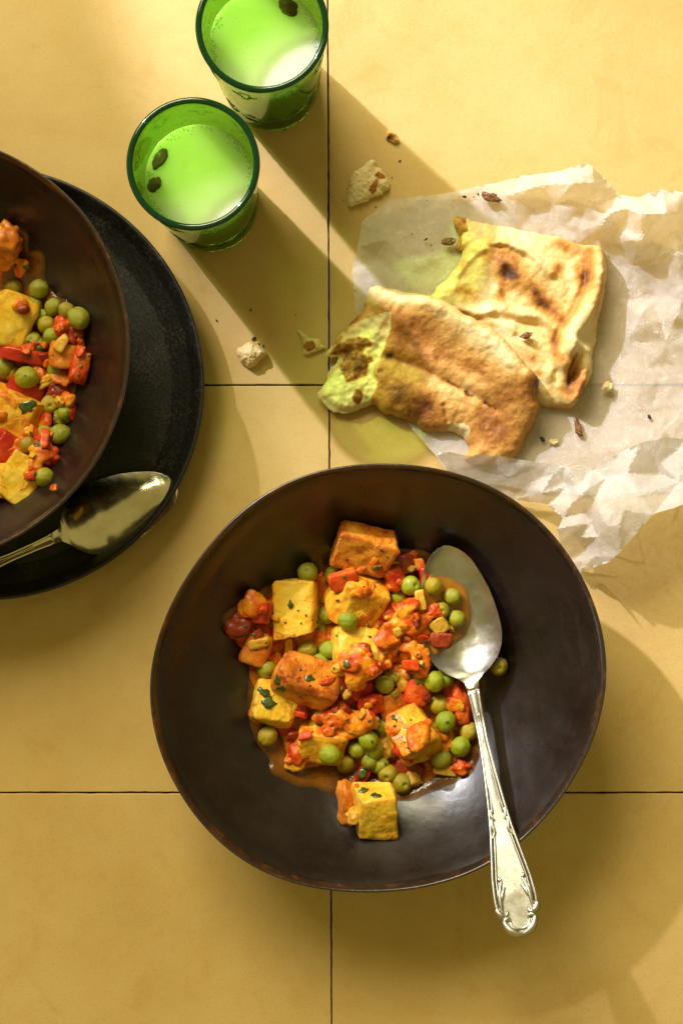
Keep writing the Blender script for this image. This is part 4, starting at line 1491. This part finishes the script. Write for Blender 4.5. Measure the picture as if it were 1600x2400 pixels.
PT = [
    (z5(790, 205), 12, (30, 22, 17), (30, 6, -17), 'potato_roast', 'roasted red brown potato chunk at the very top of the front curry', .10),
    (z5(427, 507), 9, (22, 29, 15), (3, -3, 1), 'potato', 'large flat yellow rectangular potato chunk at the upper left of the front curry', .09),
    (z5(755, 455), 14, (27, 26, 23), (30, 24, -24), 'potato_sauced', 'golden potato chunk with red tomato on its corner, below the topmost roasted chunk', .18),
    (z5(745, 725), 13, (24, 24, 19), (-13, 10, 3), 'potato', 'yellow potato chunk smeared with red pulp at the centre of the front curry', .14),
    (z5(485, 882), 15, (34, 22, 19), (-36, 8, -21), 'potato_roast', 'seared orange potato chunk left of centre resting on a yellow one', .15),
    (z6(318, 218), 9, (23, 23, 15), (-12, 12, -14), 'potato', 'yellow potato chunk flecked with dark herbs at the left edge of the front curry', .13),
    (z6(560, 430), 9, (25, 19, 16), (20, 12, -8), 'potato_sauced', 'orange sauce covered potato chunk at lower left of the front curry', .2),
    (z6(1040, 385), 14, (24, 26, 22), (-32, 20, 22), 'potato_sauced', 'glossy golden potato cube at lower right of the front curry beside the spoon handle', .17),
    (z6(850, 785), 9, (21, 26, 18), (26, 4, 5), 'potato', 'lone herb dotted potato cube at the bottom outside the sauce', .10),
]
for i, (p, dz, dm, rot, mn, lab, rnd) in enumerate(PT):
    chunk('potato_chunk', 'potato', p[0], p[1], dz - .8, [d * .92 for d in dm], rot, M[mn], lab, GP, 400 + i * 7, mb_z, rnd=rnd + .08, jit=.16, amp=.075, n=27, cuts=5 if rnd > .11 else 1)

GT = 'tomato pieces in the front bowl'
TM = [  # kind, pos, dz, dims, ang/rot, mat, label
    ('c', z5(240, 520), 7, (11.5, 11.5, 8), (0, 0, -4), 'tomato_skin', 'square red tomato piece left of the flat yellow potato'),
    ('c', z5(268, 612), 6, (9, 13, 4), (0, 20, 20), 'tomato_skin', 'thin red tomato skin under the lower left corner of the flat yellow potato'),
    ('c', z5(228, 712), 7, (12, 17, 10), (0, 10, -18), 'cube_orange', 'orange red tomato wedge at the far left below the flat yellow potato'),
    ('l', z5(135, 590), 4, (15, 11, 7), 30, 'tomato_dark', 'dark stewed tomato scrap at the leftmost tip of the front sauce'),
    ('c', z5(415, 705), 6, (5, 12, 4), (0, 20, 25), 'tomato_skin', 'red tomato sliver below the flat yellow potato'),
    ('c', z5(690, 362), 22, (15, 10, 4), (18, 5, 14), 'tomato', 'flat orange red tomato piece lying on the golden potato corner'),
    ('c', z5(955, 345), 14, (9, 13, 7), (15, 10, 30), 'tomato', 'pinkish red tomato piece right of the topmost roasted potato'),
    ('c', z5(1000, 275), 9, (9, 10, 6), (0, 10, 15), 'tomato_dark', 'dark red tomato piece near the spoon tip'),
    ('c', z5(1065, 275), 7, (9, 6, 5), (0, 10, 5), 'cube_orange', 'brown orange tomato piece touching the spoon tip'),
    ('c', z5(1105, 360), 12, (4, 13, 6), (10, 10, 4), 'tomato_skin', 'upright red tomato sliver at the left lip of the spoon'),
    ('l', z5(925, 545), 11, (14, 13, 10), 40, 'tomato', 'pink tomato pulp right of the golden potato'),
    ('l', z5(1045, 585), 15, (19, 18, 12), 10, 'masala', 'large lump of tomato pulp just left of the spoon sauce'),
    ('l', z5(765, 785), 23, (15, 15, 6), 0, 'tomato', 'bright red pulp lying on the central yellow potato'),
    ('c', z5(735, 910), 13, (19, 12, 9), (10, 5, -24), 'tomato_skin', 'bright red tomato piece below the central yellow potato'),
    ('l', z5(905, 710), 15, (13, 16, 10), 0, 'masala', 'orange pulp lump right of the central yellow potato'),
    ('l', z5(1020, 715), 12, (13, 13, 9), 70, 'leek', 'olive herb lump in the pulp left of the spoon'),
    ('l', z5(1082, 745), 14, (6, 18, 6), -8, 'tomato', 'pinkish strand of tomato hanging left of the spoon'),
    ('c', z5(1000, 885), 10, (10, 10, 5), (10, 10, 20), 'onion', 'yellow onion piece beside the single pea at the centre right'),
    ('l', z5(975, 835), 9, (9, 9, 9), 0, 'masala', 'brown pulp lump above the yellow onion piece'),
    ('c', z6(830, 225), 14, (12, 9, 8), (10, 10, 14), 'tomato', 'pale pink red tomato piece at the middle of the front curry'),
    ('c', z6(1070, 168), 11, (12, 13, 8), (0, 10, -10), 'tomato', 'red tomato block above the glossy golden potato cube'),
    ('c', z6(935, 225), 10, (14, 14, 10), (10, 0, 25), 'cube_orange', 'brown orange tomato block left of the red block above the glossy cube'),
    ('l', z6(690, 330), 12, (25, 15, 10), 20, 'masala', 'broad lump of orange pulp below the seared potato'),
    ('l', z6(815, 318), 15, (9, 8, 6), 0, 'onion', 'small pale orange pulp lump at the centre bottom of the curry'),
    ('l', z6(1285, 205), 9, (11, 23, 10), 12, 'tomato', 'long red tomato piece squeezed against the spoon handle'),
    ('c', z6(455, 230), 12, (5, 14, 4), (0, 20, 10), 'tomato_skin', 'red sliver right of the herb flecked yellow potato'),
    ('c', z6(600, 215), 9, (12, 10, 6), (0, 10, 35), 'tomato_skin', 'red tomato piece under the right end of the seared potato'),
    ('c', z6(395, 372), 6, (12, 5, 3), (10, 10, -32), 'tomato_skin', 'red skin strip below the herb flecked yellow potato'),
    ('l', z6(455, 478), 9, (10, 11, 7), 0, 'tomato', 'red pulp on the left side of the orange covered potato'),
    ('l', z6(1205, 425), 8, (12, 12, 8), 30, 'masala', 'brown red pulp right of the glossy golden potato cube'),
    ('c', z6(1010, 470), 20, (13, 8, 4), (-30, 20, -38), 'tomato_skin', 'red tomato flap on the lower face of the glossy golden cube'),
    ('c', z6(1025, 570), 6, (14, 9, 4), (10, -10, -12), 'tomato_dark', 'dark red tomato skin below the glossy golden cube'),
    ('l', z6(1040, 622), 5, (9, 8, 5), 0, 'onion', 'orange pulp bit at the bottom edge of the front pile'),
    ('c', z6(1215, 570), 4, (13, 5, 4), (0, 0, -6), 'onion', 'yellow onion strip near the lower right of the front sauce'),
    ('l', z6(1295, 560), 3, (9, 7, 4), 0, 'tomato', 'orange tomato bit at the lower right end of the front sauce'),
    ('c', z6(785, 595), 4, (6, 12, 4), (0, 0, -30), 'tomato_skin', 'red tomato strip right above the lone potato cube'),
    ('l', z6(905, 440), 9, (9, 12, 7), 20, 'onion', 'pale pulp left of the glossy golden potato cube'),
    ('l', z6(435, 522), 6, (12, 9, 6), 0, 'masala', 'orange pulp below the orange covered potato'),
    ('l', z6(702, 740), 6, (10, 20, 9), 8, 'cube_orange', 'curved tomato piece stuck to the left side of the lone potato'),
    ('l', z6(742, 812), 10, (8, 9, 7), 0, 'onion', 'small orange lump on the left side of the lone potato'),
    ('l', z5(560, 585), 5, (6, 11, 6), 10, 'leek', 'olive pulp between the flat yellow potato and golden chunk'),
    ('l', z5(880, 620), 12, (14, 9, 7), 30, 'masala', 'small pulp lump below the golden chunk'),
]
for i, (kd, p, dz, dm, an, mn, lab) in enumerate(TM):
    if kd == 'c':
        chunk('tomato_piece' if 'tomato' in lab or 'red' in lab else 'onion_piece', 'onion' if 'onion' in lab else 'tomato', p[0], p[1], dz, dm, an, M[mn], lab, GT, 600 + i * 5, mb_z, rnd=.28, jit=.2, amp=.08, n=15, bend=.12)
    else:
        lump('pulp_lump', 'pulp', p[0], p[1], dz, dm, an, M[mn], lab, GT, 700 + i * 5, mb_z)

GQ = 'peas in the front bowl'
PE = [
    (z5(495, 318), 4.2, 'pea', 'pea alone above the flat yellow potato'),
    (z5(635, 332), 4.5, 'pea', 'pea half hidden under the topmost roasted potato'),
    (z5(600, 540), 7, 'pea', 'pea between the flat yellow potato and the golden chunk'),
    (z5(705, 572), 19, 'pea_bright', 'bright pea sitting between the golden chunk and the central yellow potato'),
    (z5(495, 725), 7, 'pea_olive', 'olive pea below the flat yellow potato'),
    (z5(603, 725), 8, 'pea_bright', 'bright pea touching the left side of the central yellow potato'),
    (z5(560, 792), 9, 'pea_bright', 'bright pea just above the seared potato'),
    (z5(280, 825), 7, 'pea', 'pea at the left end of the seared potato'),
    (z5(1035, 387), 15, 'pea_bright', 'large bright pea left of the spoon bowl'),
    (z5(972, 445), 9, 'pea', 'dim pea below left of the bright pea by the spoon'),
    (z5(1040, 455), 7, 'pea_olive', 'shaded pea directly below the bright pea by the spoon'),
    (z5(900, 907), 13, 'pea', 'single round pea at the centre right of the front curry'),
    (z5(1160, 890), 15, 'pea_bright', 'dimpled pea below the spoon bowl'),
    (z5(1092, 858), 11, 'pea', 'pea left of the dimpled pea below the spoon bowl'),
    (z5(1215, 868), 11, 'pea_bright', 'pea right behind the dimpled pea below the spoon bowl'),
    (z5(1105, 785), 8, 'pea_olive', 'pea in the shade under the spoon edge'),
    (z5(1495, 810), 4.4, 'pea_olive', 'stray pea outside the sauce right of the spoon neck'),
    (z6(570, 285), 8, 'pea', 'pea under the lower edge of the seared potato'),
    (z6(880, 342), 9, 'pea', 'pea left of the glossy golden cube in the gap'),
    (z6(815, 412), 14, 'pea_bright', 'top pea of the cluster at the bottom centre'),
    (z6(845, 462), 10, 'pea', 'second pea of the bottom centre cluster, partly covered'),
    (z6(755, 462), 8, 'pea', 'pea left of the bottom centre cluster'),
    (z6(693, 537), 3.4, 'pea_olive', 'sunken pea below the orange covered potato'),
    (z6(612, 490), 15, 'pea_bright', 'oval pea resting on the orange covered potato'),
    (z6(285, 392), 3.8, 'pea_olive', 'sauce coated pea at the lower left edge of the front sauce'),
    (z6(825, 522), 7, 'pea', 'lower left pea of the bottom centre cluster'),
    (z6(872, 545), 6, 'pea', 'lower right pea of the bottom centre cluster'),
    (z6(915, 592), 5, 'pea_olive', 'yellowish pea at the bottom edge of the pile'),
    (z6(990, 640), 3.2, 'pea_olive', 'sunken pea just above right of the lone potato'),
    (z6(1195, 517), 6, 'pea', 'elongated pea below right of the glossy cube'),
    (z6(1295, 447), 7, 'pea_bright', 'bright pea near the spoon handle in the lower right'),
    (z6(1342, 370), 5, 'pea_olive', 'pea partly covered by the spoon handle'),
    (z6(1217, 315), 13, 'pea_bright', 'bright pea at the right shoulder of the glossy cube'),
    (z6(1185, 228), 9, 'pea_olive', 'brownish pea left of the long red tomato piece'),
    (z5(945, 860), 8, 'pea_olive', 'shaded pea peeking out above the single round pea'),
    (z5(620, 825), 8, 'pea', 'small part of a pea showing beside the seared potato corner'),
]
for p, dz, mn, lab in PE:
    pea(p[0], p[1], dz + 1.2, mn, lab, GQ, mb_z, r=4.9)

mush('masala_pulp', PILE, mb_z, .0062, M['masala'], 'stewed tomato and onion pulp between the chunks in the front bowl', 'curry pulp', 51, nblob=140,
     extra=[(*z5(a, b), c_) for a, b, c_ in ((760, 775, 2.8), (785, 800, 2.6), (745, 810, 2.4), (820, 830, 2.2), (860, 300, 2.6), (900, 330, 2.2), (780, 330, 2), (860, 270, 1.8),
                                             (740, 460, 1.6), (850, 420, 1.8), (300, 600, 2), (600, 950, 2.4), (560, 960, 1.8))] +
           [(*z6(a, b), c_) for a, b, c_ in ((600, 350, 3.4), (660, 380, 3), (540, 370, 2.4), (470, 470, 2.6), (1130, 440, 2.2), (1160, 400, 2), (960, 460, 2), (740, 730, 2), (760, 760, 1.6), (1000, 300, 1.2))])
bits('chopped_bits', PILE, 38, [('tomato', 3), ('masala', 4), ('onion', 2.2), ('tomato_dark', 2), ('leek', .8)], 77,
     {'tomato': 'chopped red tomato bits mixed into the front curry', 'masala': 'orange pulp lumps mixed into the front curry', 'onion': 'yellow onion bits mixed into the front curry',
      'tomato_dark': 'dark stewed tomato bits mixed into the front curry', 'leek': 'olive green vegetable bits mixed into the front curry'}, 'curry bits')

# what lies in the spoon
z3 = lambda x, y: (960 + x / 5.88, 1250 + y / 5.88)


def sp_z(x, y):
    """height of the spoon's hollow at a world point"""
    px = 800 + x / (S * (D - .023) / D)
    py = 1200 - y / (S * (D - .023) / D)
    d = np.array([184, 912]) / math.hypot(184, 912)
    rel = np.array([px - 1040, py - 1279])
    s = rel @ d
    v = (rel @ np.array([d[1], -d[0]])) / max(4, float(np.interp(s, SP_S, SP_W)))
    return surf1(min(max(s, 2), 330), max(-1, min(1, v))).z


SPOOL = [z3(*p) for p in ((235, 590), (380, 562), (560, 600), (720, 690), (820, 830), (860, 1050), (860, 1200), (800, 1380), (690, 1490), (560, 1570), (440, 1640), (330, 1690), (270, 1600), (215, 1400), (175, 1100), (180, 800))]
pool('spoon_sauce', SPOOL, sp_z, .0022, M['sauce_spoon'], 'bright orange sauce lying in the left half of the face up spoon', 'sauce', z0=.023, step=4.5, seed=12, kind='stuff')
GS = 'peas in the spoon'
for p, dz, mn, lab in ((z3(325, 735), 3.4, 'pea_olive', 'oval split pea in the spoon nearest its left lip'), (z3(590, 870), 4.2, 'pea', 'largest pea in the middle of the spoon sauce'),
                       (z3(440, 1060), 3.8, 'pea_olive', 'small yellowish pea in the spoon, left of the lower right one'), (z3(645, 1180), 4.2, 'pea', 'lower right pea in the spoon sauce'),
                       ):
    w_ = W(*p, .023)
    pea(p[0], p[1], dz, mn, lab, GS, None, r=4.5 if 'small' not in lab else 3.9, z_abs=sp_z(w_.x, w_.y))
for i, (kd, p, dz, dm, an, mn, lab) in enumerate((
        ('c', z3(430, 1470), 4, (11, 8, 5), (0, 0, -4), 'tomato_dark', 'glossy dark red tomato block in the lower spoon'),
        ('c', z3(410, 1270), 4.5, (9, 8, 5), (10, 0, 30), 'onion', 'ragged orange onion piece at the middle of the spoon'),
        ('l', z3(300, 1090), 4, (9, 7, 5), 0, 'tomato', 'small tomato pulp bit at the left lip of the spoon'),
        ('c', z3(150, 930), 3, (5, 10, 2.5), (0, 0, 5), 'onion', 'translucent onion strip at the left lip of the spoon'),
        ('l', z3(560, 1310), 3, (5, 3, 3), -30, 'onion', 'tiny orange onion bit below the lower right pea in the spoon'))):
    w_ = W(*p, .023)
    za = max(sp_z(w_.x, w_.y), .0185)
    if kd == 'c': chunk('onion_piece' if 'onion' in lab else 'tomato_piece', 'onion' if 'onion' in lab else 'tomato', p[0], p[1], dz, dm, an, M[mn], lab, GS[:0] or 'bits in the spoon', 900 + i, None, rnd=.3, jit=.2, amp=.09, z_abs=za)
    else: lump('pulp_lump', 'pulp', p[0], p[1], dz, dm, an, M[mn], lab, 'bits in the spoon', 900 + i, None, z_abs=za)

# herbs
for i, (p, z, s_, an, tl_, lab) in enumerate((
        (z6(315, 160), .0270, 5.0, 80, (0, 0), 'upper dark herb flake on the herb flecked yellow potato'),
        (z6(330, 215), .0270, 6.5, 60, (0, 0), 'middle dark herb flake on the herb flecked yellow potato'),
        (z6(235, 232), .0270, 6.0, -20, (0, 0), 'left herb flake on the herb flecked yellow potato'),
        (z6(262, 287), .0270, 8.5, -10, (0, 0), 'large wilted herb at the lower edge of the herb flecked potato'),
        (z6(490, 152), .0335, 5.0, 10, (0, 0), 'bright herb flake on the seared potato'),
        (z6(790, 690), .0300, 6.0, 75, (0, 0), 'top herb flake on the lone potato cube'),
        (z6(797, 787), .0295, 4.8, 20, (0, 0), 'middle herb flake on the lone potato cube'),
        (z6(862, 815), .0285, 5.5, -20, (0, 0), 'right herb flake on the lone potato cube'),
        (z6(970, 385), .0370, 4.6, -55, (0, 0), 'herb flake on the glossy golden cube'),
        (z5(385, 523), .0265, 4.0, -80, (0, 0), 'single herb flake on the flat yellow potato'),
        (z5(700, 858), .0310, 4.6, 80, (0, 0), 'herb flake on the red tomato below the central yellow potato'),
        (z5(875, 315), .0310, 4.2, 20, (0, 0), 'herb flake at the lower right of the topmost roasted potato'))):
    leaf(p[0], p[1], z, s_, an, lab, 40 + i, tl_)


# put the herb flakes on the surface below them once everything is there
def drop(prefix, lift):
    bpy.context.view_layer.update()
    dg = bpy.context.evaluated_depsgraph_get()
    hs = [o for o in SC.objects if o.name.startswith(prefix)]
    for o in hs:
        o.hide_viewport = True
    bpy.context.view_layer.update()
    dg = bpy.context.evaluated_depsgraph_get()
    for o in hs:
        loc = o.location
        d_ = (Vector(loc) - Vector((0, 0, D))).normalized()
        ok, hit, nr, *_ = SC.ray_cast(dg, Vector((0, 0, D - .05)), d_)
        if ok:
            rot = Vector((0, 0, 1)).rotation_difference(nr)
            ez = o.rotation_euler.to_matrix().to_euler().z
            o.matrix_world = Matrix.Translation(hit + nr * lift) @ rot.to_matrix().to_4x4() @ Matrix.Rotation(ez, 4, 'Z')
        o.hide_viewport = False


# ------------------------------------------------------------------ left bowl
z2 = lambda x, y: (x / 3.136, 320 + y / 3.136)
z4 = lambda x, y: (x / 3.136, 850 + y / 3.136)
POOL2 = [(-300, 560), (-150, 500)] + [z2(*p) for p in ((0, 660), (140, 690), (255, 760), (250, 850), (350, 880), (375, 980), (360, 1060), (430, 1180), (550, 1245), (650, 1340), (645, 1570), (610, 1780))] + \
        [z4(*p) for p in ((570, 260), (555, 400), (510, 480), (500, 560), (400, 760), (390, 870), (200, 960), (0, 930))] + [(-150, 1150), (-320, 1080), (-400, 800)]
pool('curry_sauce', POOL2, lb_z, .0018, M['sauce'], 'thin brown curry sauce pooled in the left bowl', 'sauce', z0=.020, seed=23, kind='stuff')
smear = [z2(*p) for p in ((130, 700), (190, 678), (262, 720), (270, 800), (360, 860), (375, 930), (330, 960), (240, 900), (150, 840), (120, 760))]
pool('oily_smear', smear, lambda x, y: lb_z(x, y) + .0003, .0004, M['oil'], 'dark oily smear of sauce at the upper edge of the left curry', 'sauce', z0=.020, step=5, seed=29, kind='stuff')
PILE2 = [(-300, 620), (-120, 540)] + [z2(*p) for p in ((0, 680), (60, 760), (80, 950), (10, 1100), (190, 1200), (420, 1330), (600, 1420), (630, 1560), (600, 1750))] + \
        [z4(*p) for p in ((520, 200), (480, 380), (380, 560), (380, 740), (260, 940), (0, 900))] + [(-200, 1080), (-330, 900)]
PV2 = [z2(0, 1150), z2(210, 1250), z2(420, 1360), z2(590, 1440), z2(620, 1600), z2(580, 1760), z4(500, 220), z4(470, 380), z4(370, 560), z4(370, 720), z4(250, 920), z4(0, 880)]
GP2 = 'potato chunks in the left bowl'
for i, (p, dz, dm, rot, mn, lab, rnd) in enumerate((
        (z2(70, 1345), 11, (22, 26, 18), (8, 8, -25), 'potato', 'upper yellow potato chunk cut by the left edge in the left bowl', .2),
        (z4(90, 400), 12, (28, 24, 18), (6, 8, -22), 'potato_sauced', 'middle golden potato chunk cut by the left edge in the left bowl', .22),
        (z4(155, 845), 7, (20, 23, 14), (4, 4, -32), 'potato', 'lowest yellow potato chunk in the left bowl', .2),
        (z4(-20, 880), 7, (18, 18, 14), (4, 4, 10), 'potato', 'potato corner just showing at the left edge below the others', .2))):
    chunk('potato_chunk', 'potato', p[0], p[1], dz, dm, rot, M[mn], lab, GP2, 1400 + i * 7, lb_z, rnd=rnd, jit=.18, amp=.06, n=27, cuts=5)
GT2 = 'tomato pieces in the left bowl'
for i, (kd, p, dz, dm, an, mn, lab) in enumerate((
        ('c', z2(195, 1612), 15, (24, 7, 4), (15, 8, -10), 'tomato_skin', 'long folded red tomato skin across the left curry'),
        ('c', z2(465, 1612), 12, (13, 12, 10), (6, 10, -12), 'cube_orange', 'orange cube at the right side of the left curry'),
        ('c', z2(592, 1695), 8, (9, 15, 8), (0, 15, -12), 'tomato', 'red tomato piece at the right rim of the left curry'),
        ('l', z2(470, 1420), 9, (12, 14, 9), -30, 'tomato', 'red tomato pulp below the pea pair in the left curry'),
        ('l', z2(560, 1450), 6, (8, 10, 6), 0, 'tomato_dark', 'dark tomato pulp beside the big pea in the left curry'),
        ('l', z2(45, 750), 9, (15, 18, 11), 20, 'cube_orange', 'orange brown lump at the top left of the left curry'),
        ('l', z2(20, 880), 7, (12, 14, 9), 0, 'tomato_dark', 'reddish lump beside the uppermost pea of the left curry'),
        ('c', z4(178, 225), 12, (19, 13, 6), (8, 14, -24), 'tomato_skin', 'big square red tomato skin in the left curry'),
        ('l', z4(345, 665), 9, (11, 14, 9), 70, 'tomato', 'red tomato block above the lowest pea of the left curry'),
        ('c', z4(40, 650), 15, (15, 17, 6), (0, 25, -30), 'tomato_skin', 'bright red pepper like tomato skin at the left edge'),
        ('c', z4(235, 530), 10, (9, 9, 6), (0, 10, 40), 'tomato', 'red tomato piece right of the middle golden potato'),
        ('l', z4(140, 640), 14, (11, 9, 6), 30, 'masala', 'orange pulp between red skin and small yellow pea'),
        ('l', z4(400, 110), 9, (16, 7, 6), 30, 'onion', 'orange onion strand right of the pea on red skin'),
        ('l', z4(295, 80), 9, (7, 13, 6), 10, 'masala', 'pulp strand beside the pea lying on the square red skin'),
        ('c', z4(255, 628), 9, (7, 6, 4), (0, 0, 20), 'onion', 'small orange onion square right of the small yellow pea'),
        ('c', z4(320, 550), 7, (4, 9, 2.5), (0, 0, 5), 'onion', 'glassy onion strip left of the pea near the lower rim'),
        ('l', z2(40, 1480), 9, (14, 10, 8), 0, 'masala', 'orange pulp below the upper yellow potato of the left curry'),
        ('l', z4(465, 400), 5, (10, 8, 5), 30, 'leek', 'green vegetable scrap at the right edge of the left curry'),
        ('l', z4(440, 210), 6, (12, 10, 7), 0, 'tomato_dark', 'dark stewed tomato under the orange onion strand'))):
    if kd == 'c': chunk('onion_piece' if 'onion' in lab else 'tomato_piece', 'onion' if 'onion' in lab else 'tomato', p[0], p[1], dz, dm, an, M[mn], lab, GT2, 1600 + i * 5, lb_z, rnd=.28, jit=.2, amp=.09, bend=.15)
    else: lump('pulp_lump', 'pulp', p[0], p[1], dz, dm, an, M[mn], lab, GT2, 1700 + i * 5, lb_z)
GQ2 = 'peas in the left bowl'
for p, dz, mn, lab, r_ in (
        (z2(105, 1110), 4, 'pea_olive', 'yellowish pea floating leftmost in the left sauce', 4.3), (z2(290, 1120), 4.5, 'pea', 'pea at the upper right in the left sauce', 4.6),
        (z2(248, 1245), 6, 'pea', 'dimpled pea right of the upper yellow potato', 4.7), (z2(395, 1257), 6, 'pea', 'pea right of the dimpled pea in the left curry', 4.5),
        (z2(492, 1280), 7, 'pea_olive', 'yellowish pea touching the biggest pea in the left curry', 4.4), (z2(582, 1335), 8, 'pea', 'biggest pea at the right end of the left curry', 5.3),
        (z2(310, 1335), 6, 'pea_bright', 'half covered green pea below the dimpled pea', 4.2), (z2(345, 1385), 10, 'pea_olive', 'olive pea in the middle row of the left curry', 4.4),
        (z2(385, 1467), 13, 'pea_bright', 'bright round pea above the orange cube of the left curry', 4.4), (z2(248, 1500), 11, 'pea', 'pea above the folded red skin', 4.4),
        (z2(183, 1520), 11, 'pea_olive', 'small yellow pea left of the one above the folded skin', 3.6), (z2(290, 1535), 10, 'pea', 'pea pressed against the orange cube', 4.4),
        (z2(35, 1700), 9, 'pea', 'dark pea at the left edge under the folded red skin', 5.4), (z2(200, 1770), 17, 'pea', 'pea lying on the square red tomato skin', 5.4),
        (z2(72, 915), 5, 'pea_olive', 'uppermost pea of the left curry', 4.4), (z2(415, 1715), 9, 'pea', 'half covered pea below the orange cube', 4.6), (z2(15, 1565), 9, 'pea_olive', 'pea end at the left edge beside the folded skin', 4.2),
        (z4(375, 310), 7, 'pea_olive', 'shaded pea below right of the square red skin', 5.0), (z4(442, 525), 6, 'pea', 'pea at the right edge above the lower rim of the left curry', 5.0),
        (z4(475, 368), 8, 'pea_bright', 'broken bright pea at the right edge of the left curry', 3.4), (z4(340, 520), 6, 'pea', 'pea behind the glassy onion strip', 4.4),
        (z4(203, 602), 15, 'pea_olive', 'small yellow pea between the lower two potatoes', 3.7), (z4(327, 842), 6, 'pea', 'lowest pea of the left curry', 5.0), (z4(90, 80), 8, 'pea_olive', 'pea hidden under the pea on red skin', 4.2)):
    pea(p[0], p[1], dz, mn, lab, GQ2, lb_z, r=r_)
mush('masala_pulp', PILE2, lb_z, .0060, M['masala'], 'stewed tomato and onion pulp between the chunks in the left bowl', 'curry pulp', 151, z0=.022, nblob=95,
     extra=[(*z4(a, b), c_) for a, b, c_ in ((180, 500, 2.4), (215, 490, 2), (110, 610, 3), (150, 640, 2.6), (40, 800, 2.4), (90, 720, 2.6), (250, 905, 1.8))] + [(*z2(a, b), c_) for a, b, c_ in ((30, 1480, 3), (80, 1440, 2.2), (170, 1440, 2.2))])
bits('chopped_bits', PV2, 18, [('tomato', 3), ('masala', 4), ('onion', 2.5), ('tomato_dark', 2)], 177,
     {'tomato': 'chopped red tomato bits mixed into the left curry', 'masala': 'orange pulp lumps mixed into the left curry', 'onion': 'yellow onion bits mixed into the left curry',
      'tomato_dark': 'dark stewed tomato bits mixed into the left curry'}, 'curry bits', z0=.028)
for i, (p, s_, an, lab) in enumerate(((z4(30, 265), 9, 20, 'dark herb at the left edge above the middle golden potato'), (z4(120, 568), 5.5, -30, 'herb flake beside the small yellow pea in the left curry'),
                                      (z2(140, 1485), 5.5, 0, 'herb flake below the upper yellow potato of the left curry'), (z2(20, 828), 4, 0, 'herb flake at the upper left of the left curry'))):
    leaf(p[0], p[1], .035, s_, an, lab, 140 + i)
drop('herb_leaf', .0002)

# tiny herb shreds over both curries
parts = []
g = random.Random(91)
bpy.context.view_layer.update()
dg = bpy.context.evaluated_depsgraph_get()
for k in range(95):
    if k < 72:
        i = g.randrange(len(PILE)); x = cen[0] + (PILE[i][0] - cen[0]) * g.random() ** .6; y = cen[1] + (PILE[i][1] - cen[1]) * g.random() ** .6
    else:
        x, y = g.uniform(0, 190), g.uniform(680, 1130)
    d_ = (W(x, y, .02) - Vector((0, 0, D))).normalized()
    ok, hit, nr, idx, ob, _ = SC.ray_cast(dg, Vector((0, 0, D - .05)), d_)
    if not ok or ob.name.split('.')[0] in ('bowl', 'handle', 'body', 'rim', 'edge_thread', 'scroll_ornament', 'curry_sauce', 'wall', 'lip'): continue
    v, f = leaf(800, 1200, 0, g.uniform(.9, 2.2), g.uniform(0, 360), None, 500 + k)
    rot = Vector((0, 0, 1)).rotation_difference(nr).to_matrix()
    parts.append(([tuple(rot @ Vector(p) + hit + nr * .0002) for p in v], f))
tag(obj('herb_shreds', *merge(parts), M['herb']), 'tiny chopped herb shreds sprinkled over both curries', 'herbs', kind='stuff')

# a board added off-frame to block the lamp: its soft shadow dims the upper left corner and the left bowl
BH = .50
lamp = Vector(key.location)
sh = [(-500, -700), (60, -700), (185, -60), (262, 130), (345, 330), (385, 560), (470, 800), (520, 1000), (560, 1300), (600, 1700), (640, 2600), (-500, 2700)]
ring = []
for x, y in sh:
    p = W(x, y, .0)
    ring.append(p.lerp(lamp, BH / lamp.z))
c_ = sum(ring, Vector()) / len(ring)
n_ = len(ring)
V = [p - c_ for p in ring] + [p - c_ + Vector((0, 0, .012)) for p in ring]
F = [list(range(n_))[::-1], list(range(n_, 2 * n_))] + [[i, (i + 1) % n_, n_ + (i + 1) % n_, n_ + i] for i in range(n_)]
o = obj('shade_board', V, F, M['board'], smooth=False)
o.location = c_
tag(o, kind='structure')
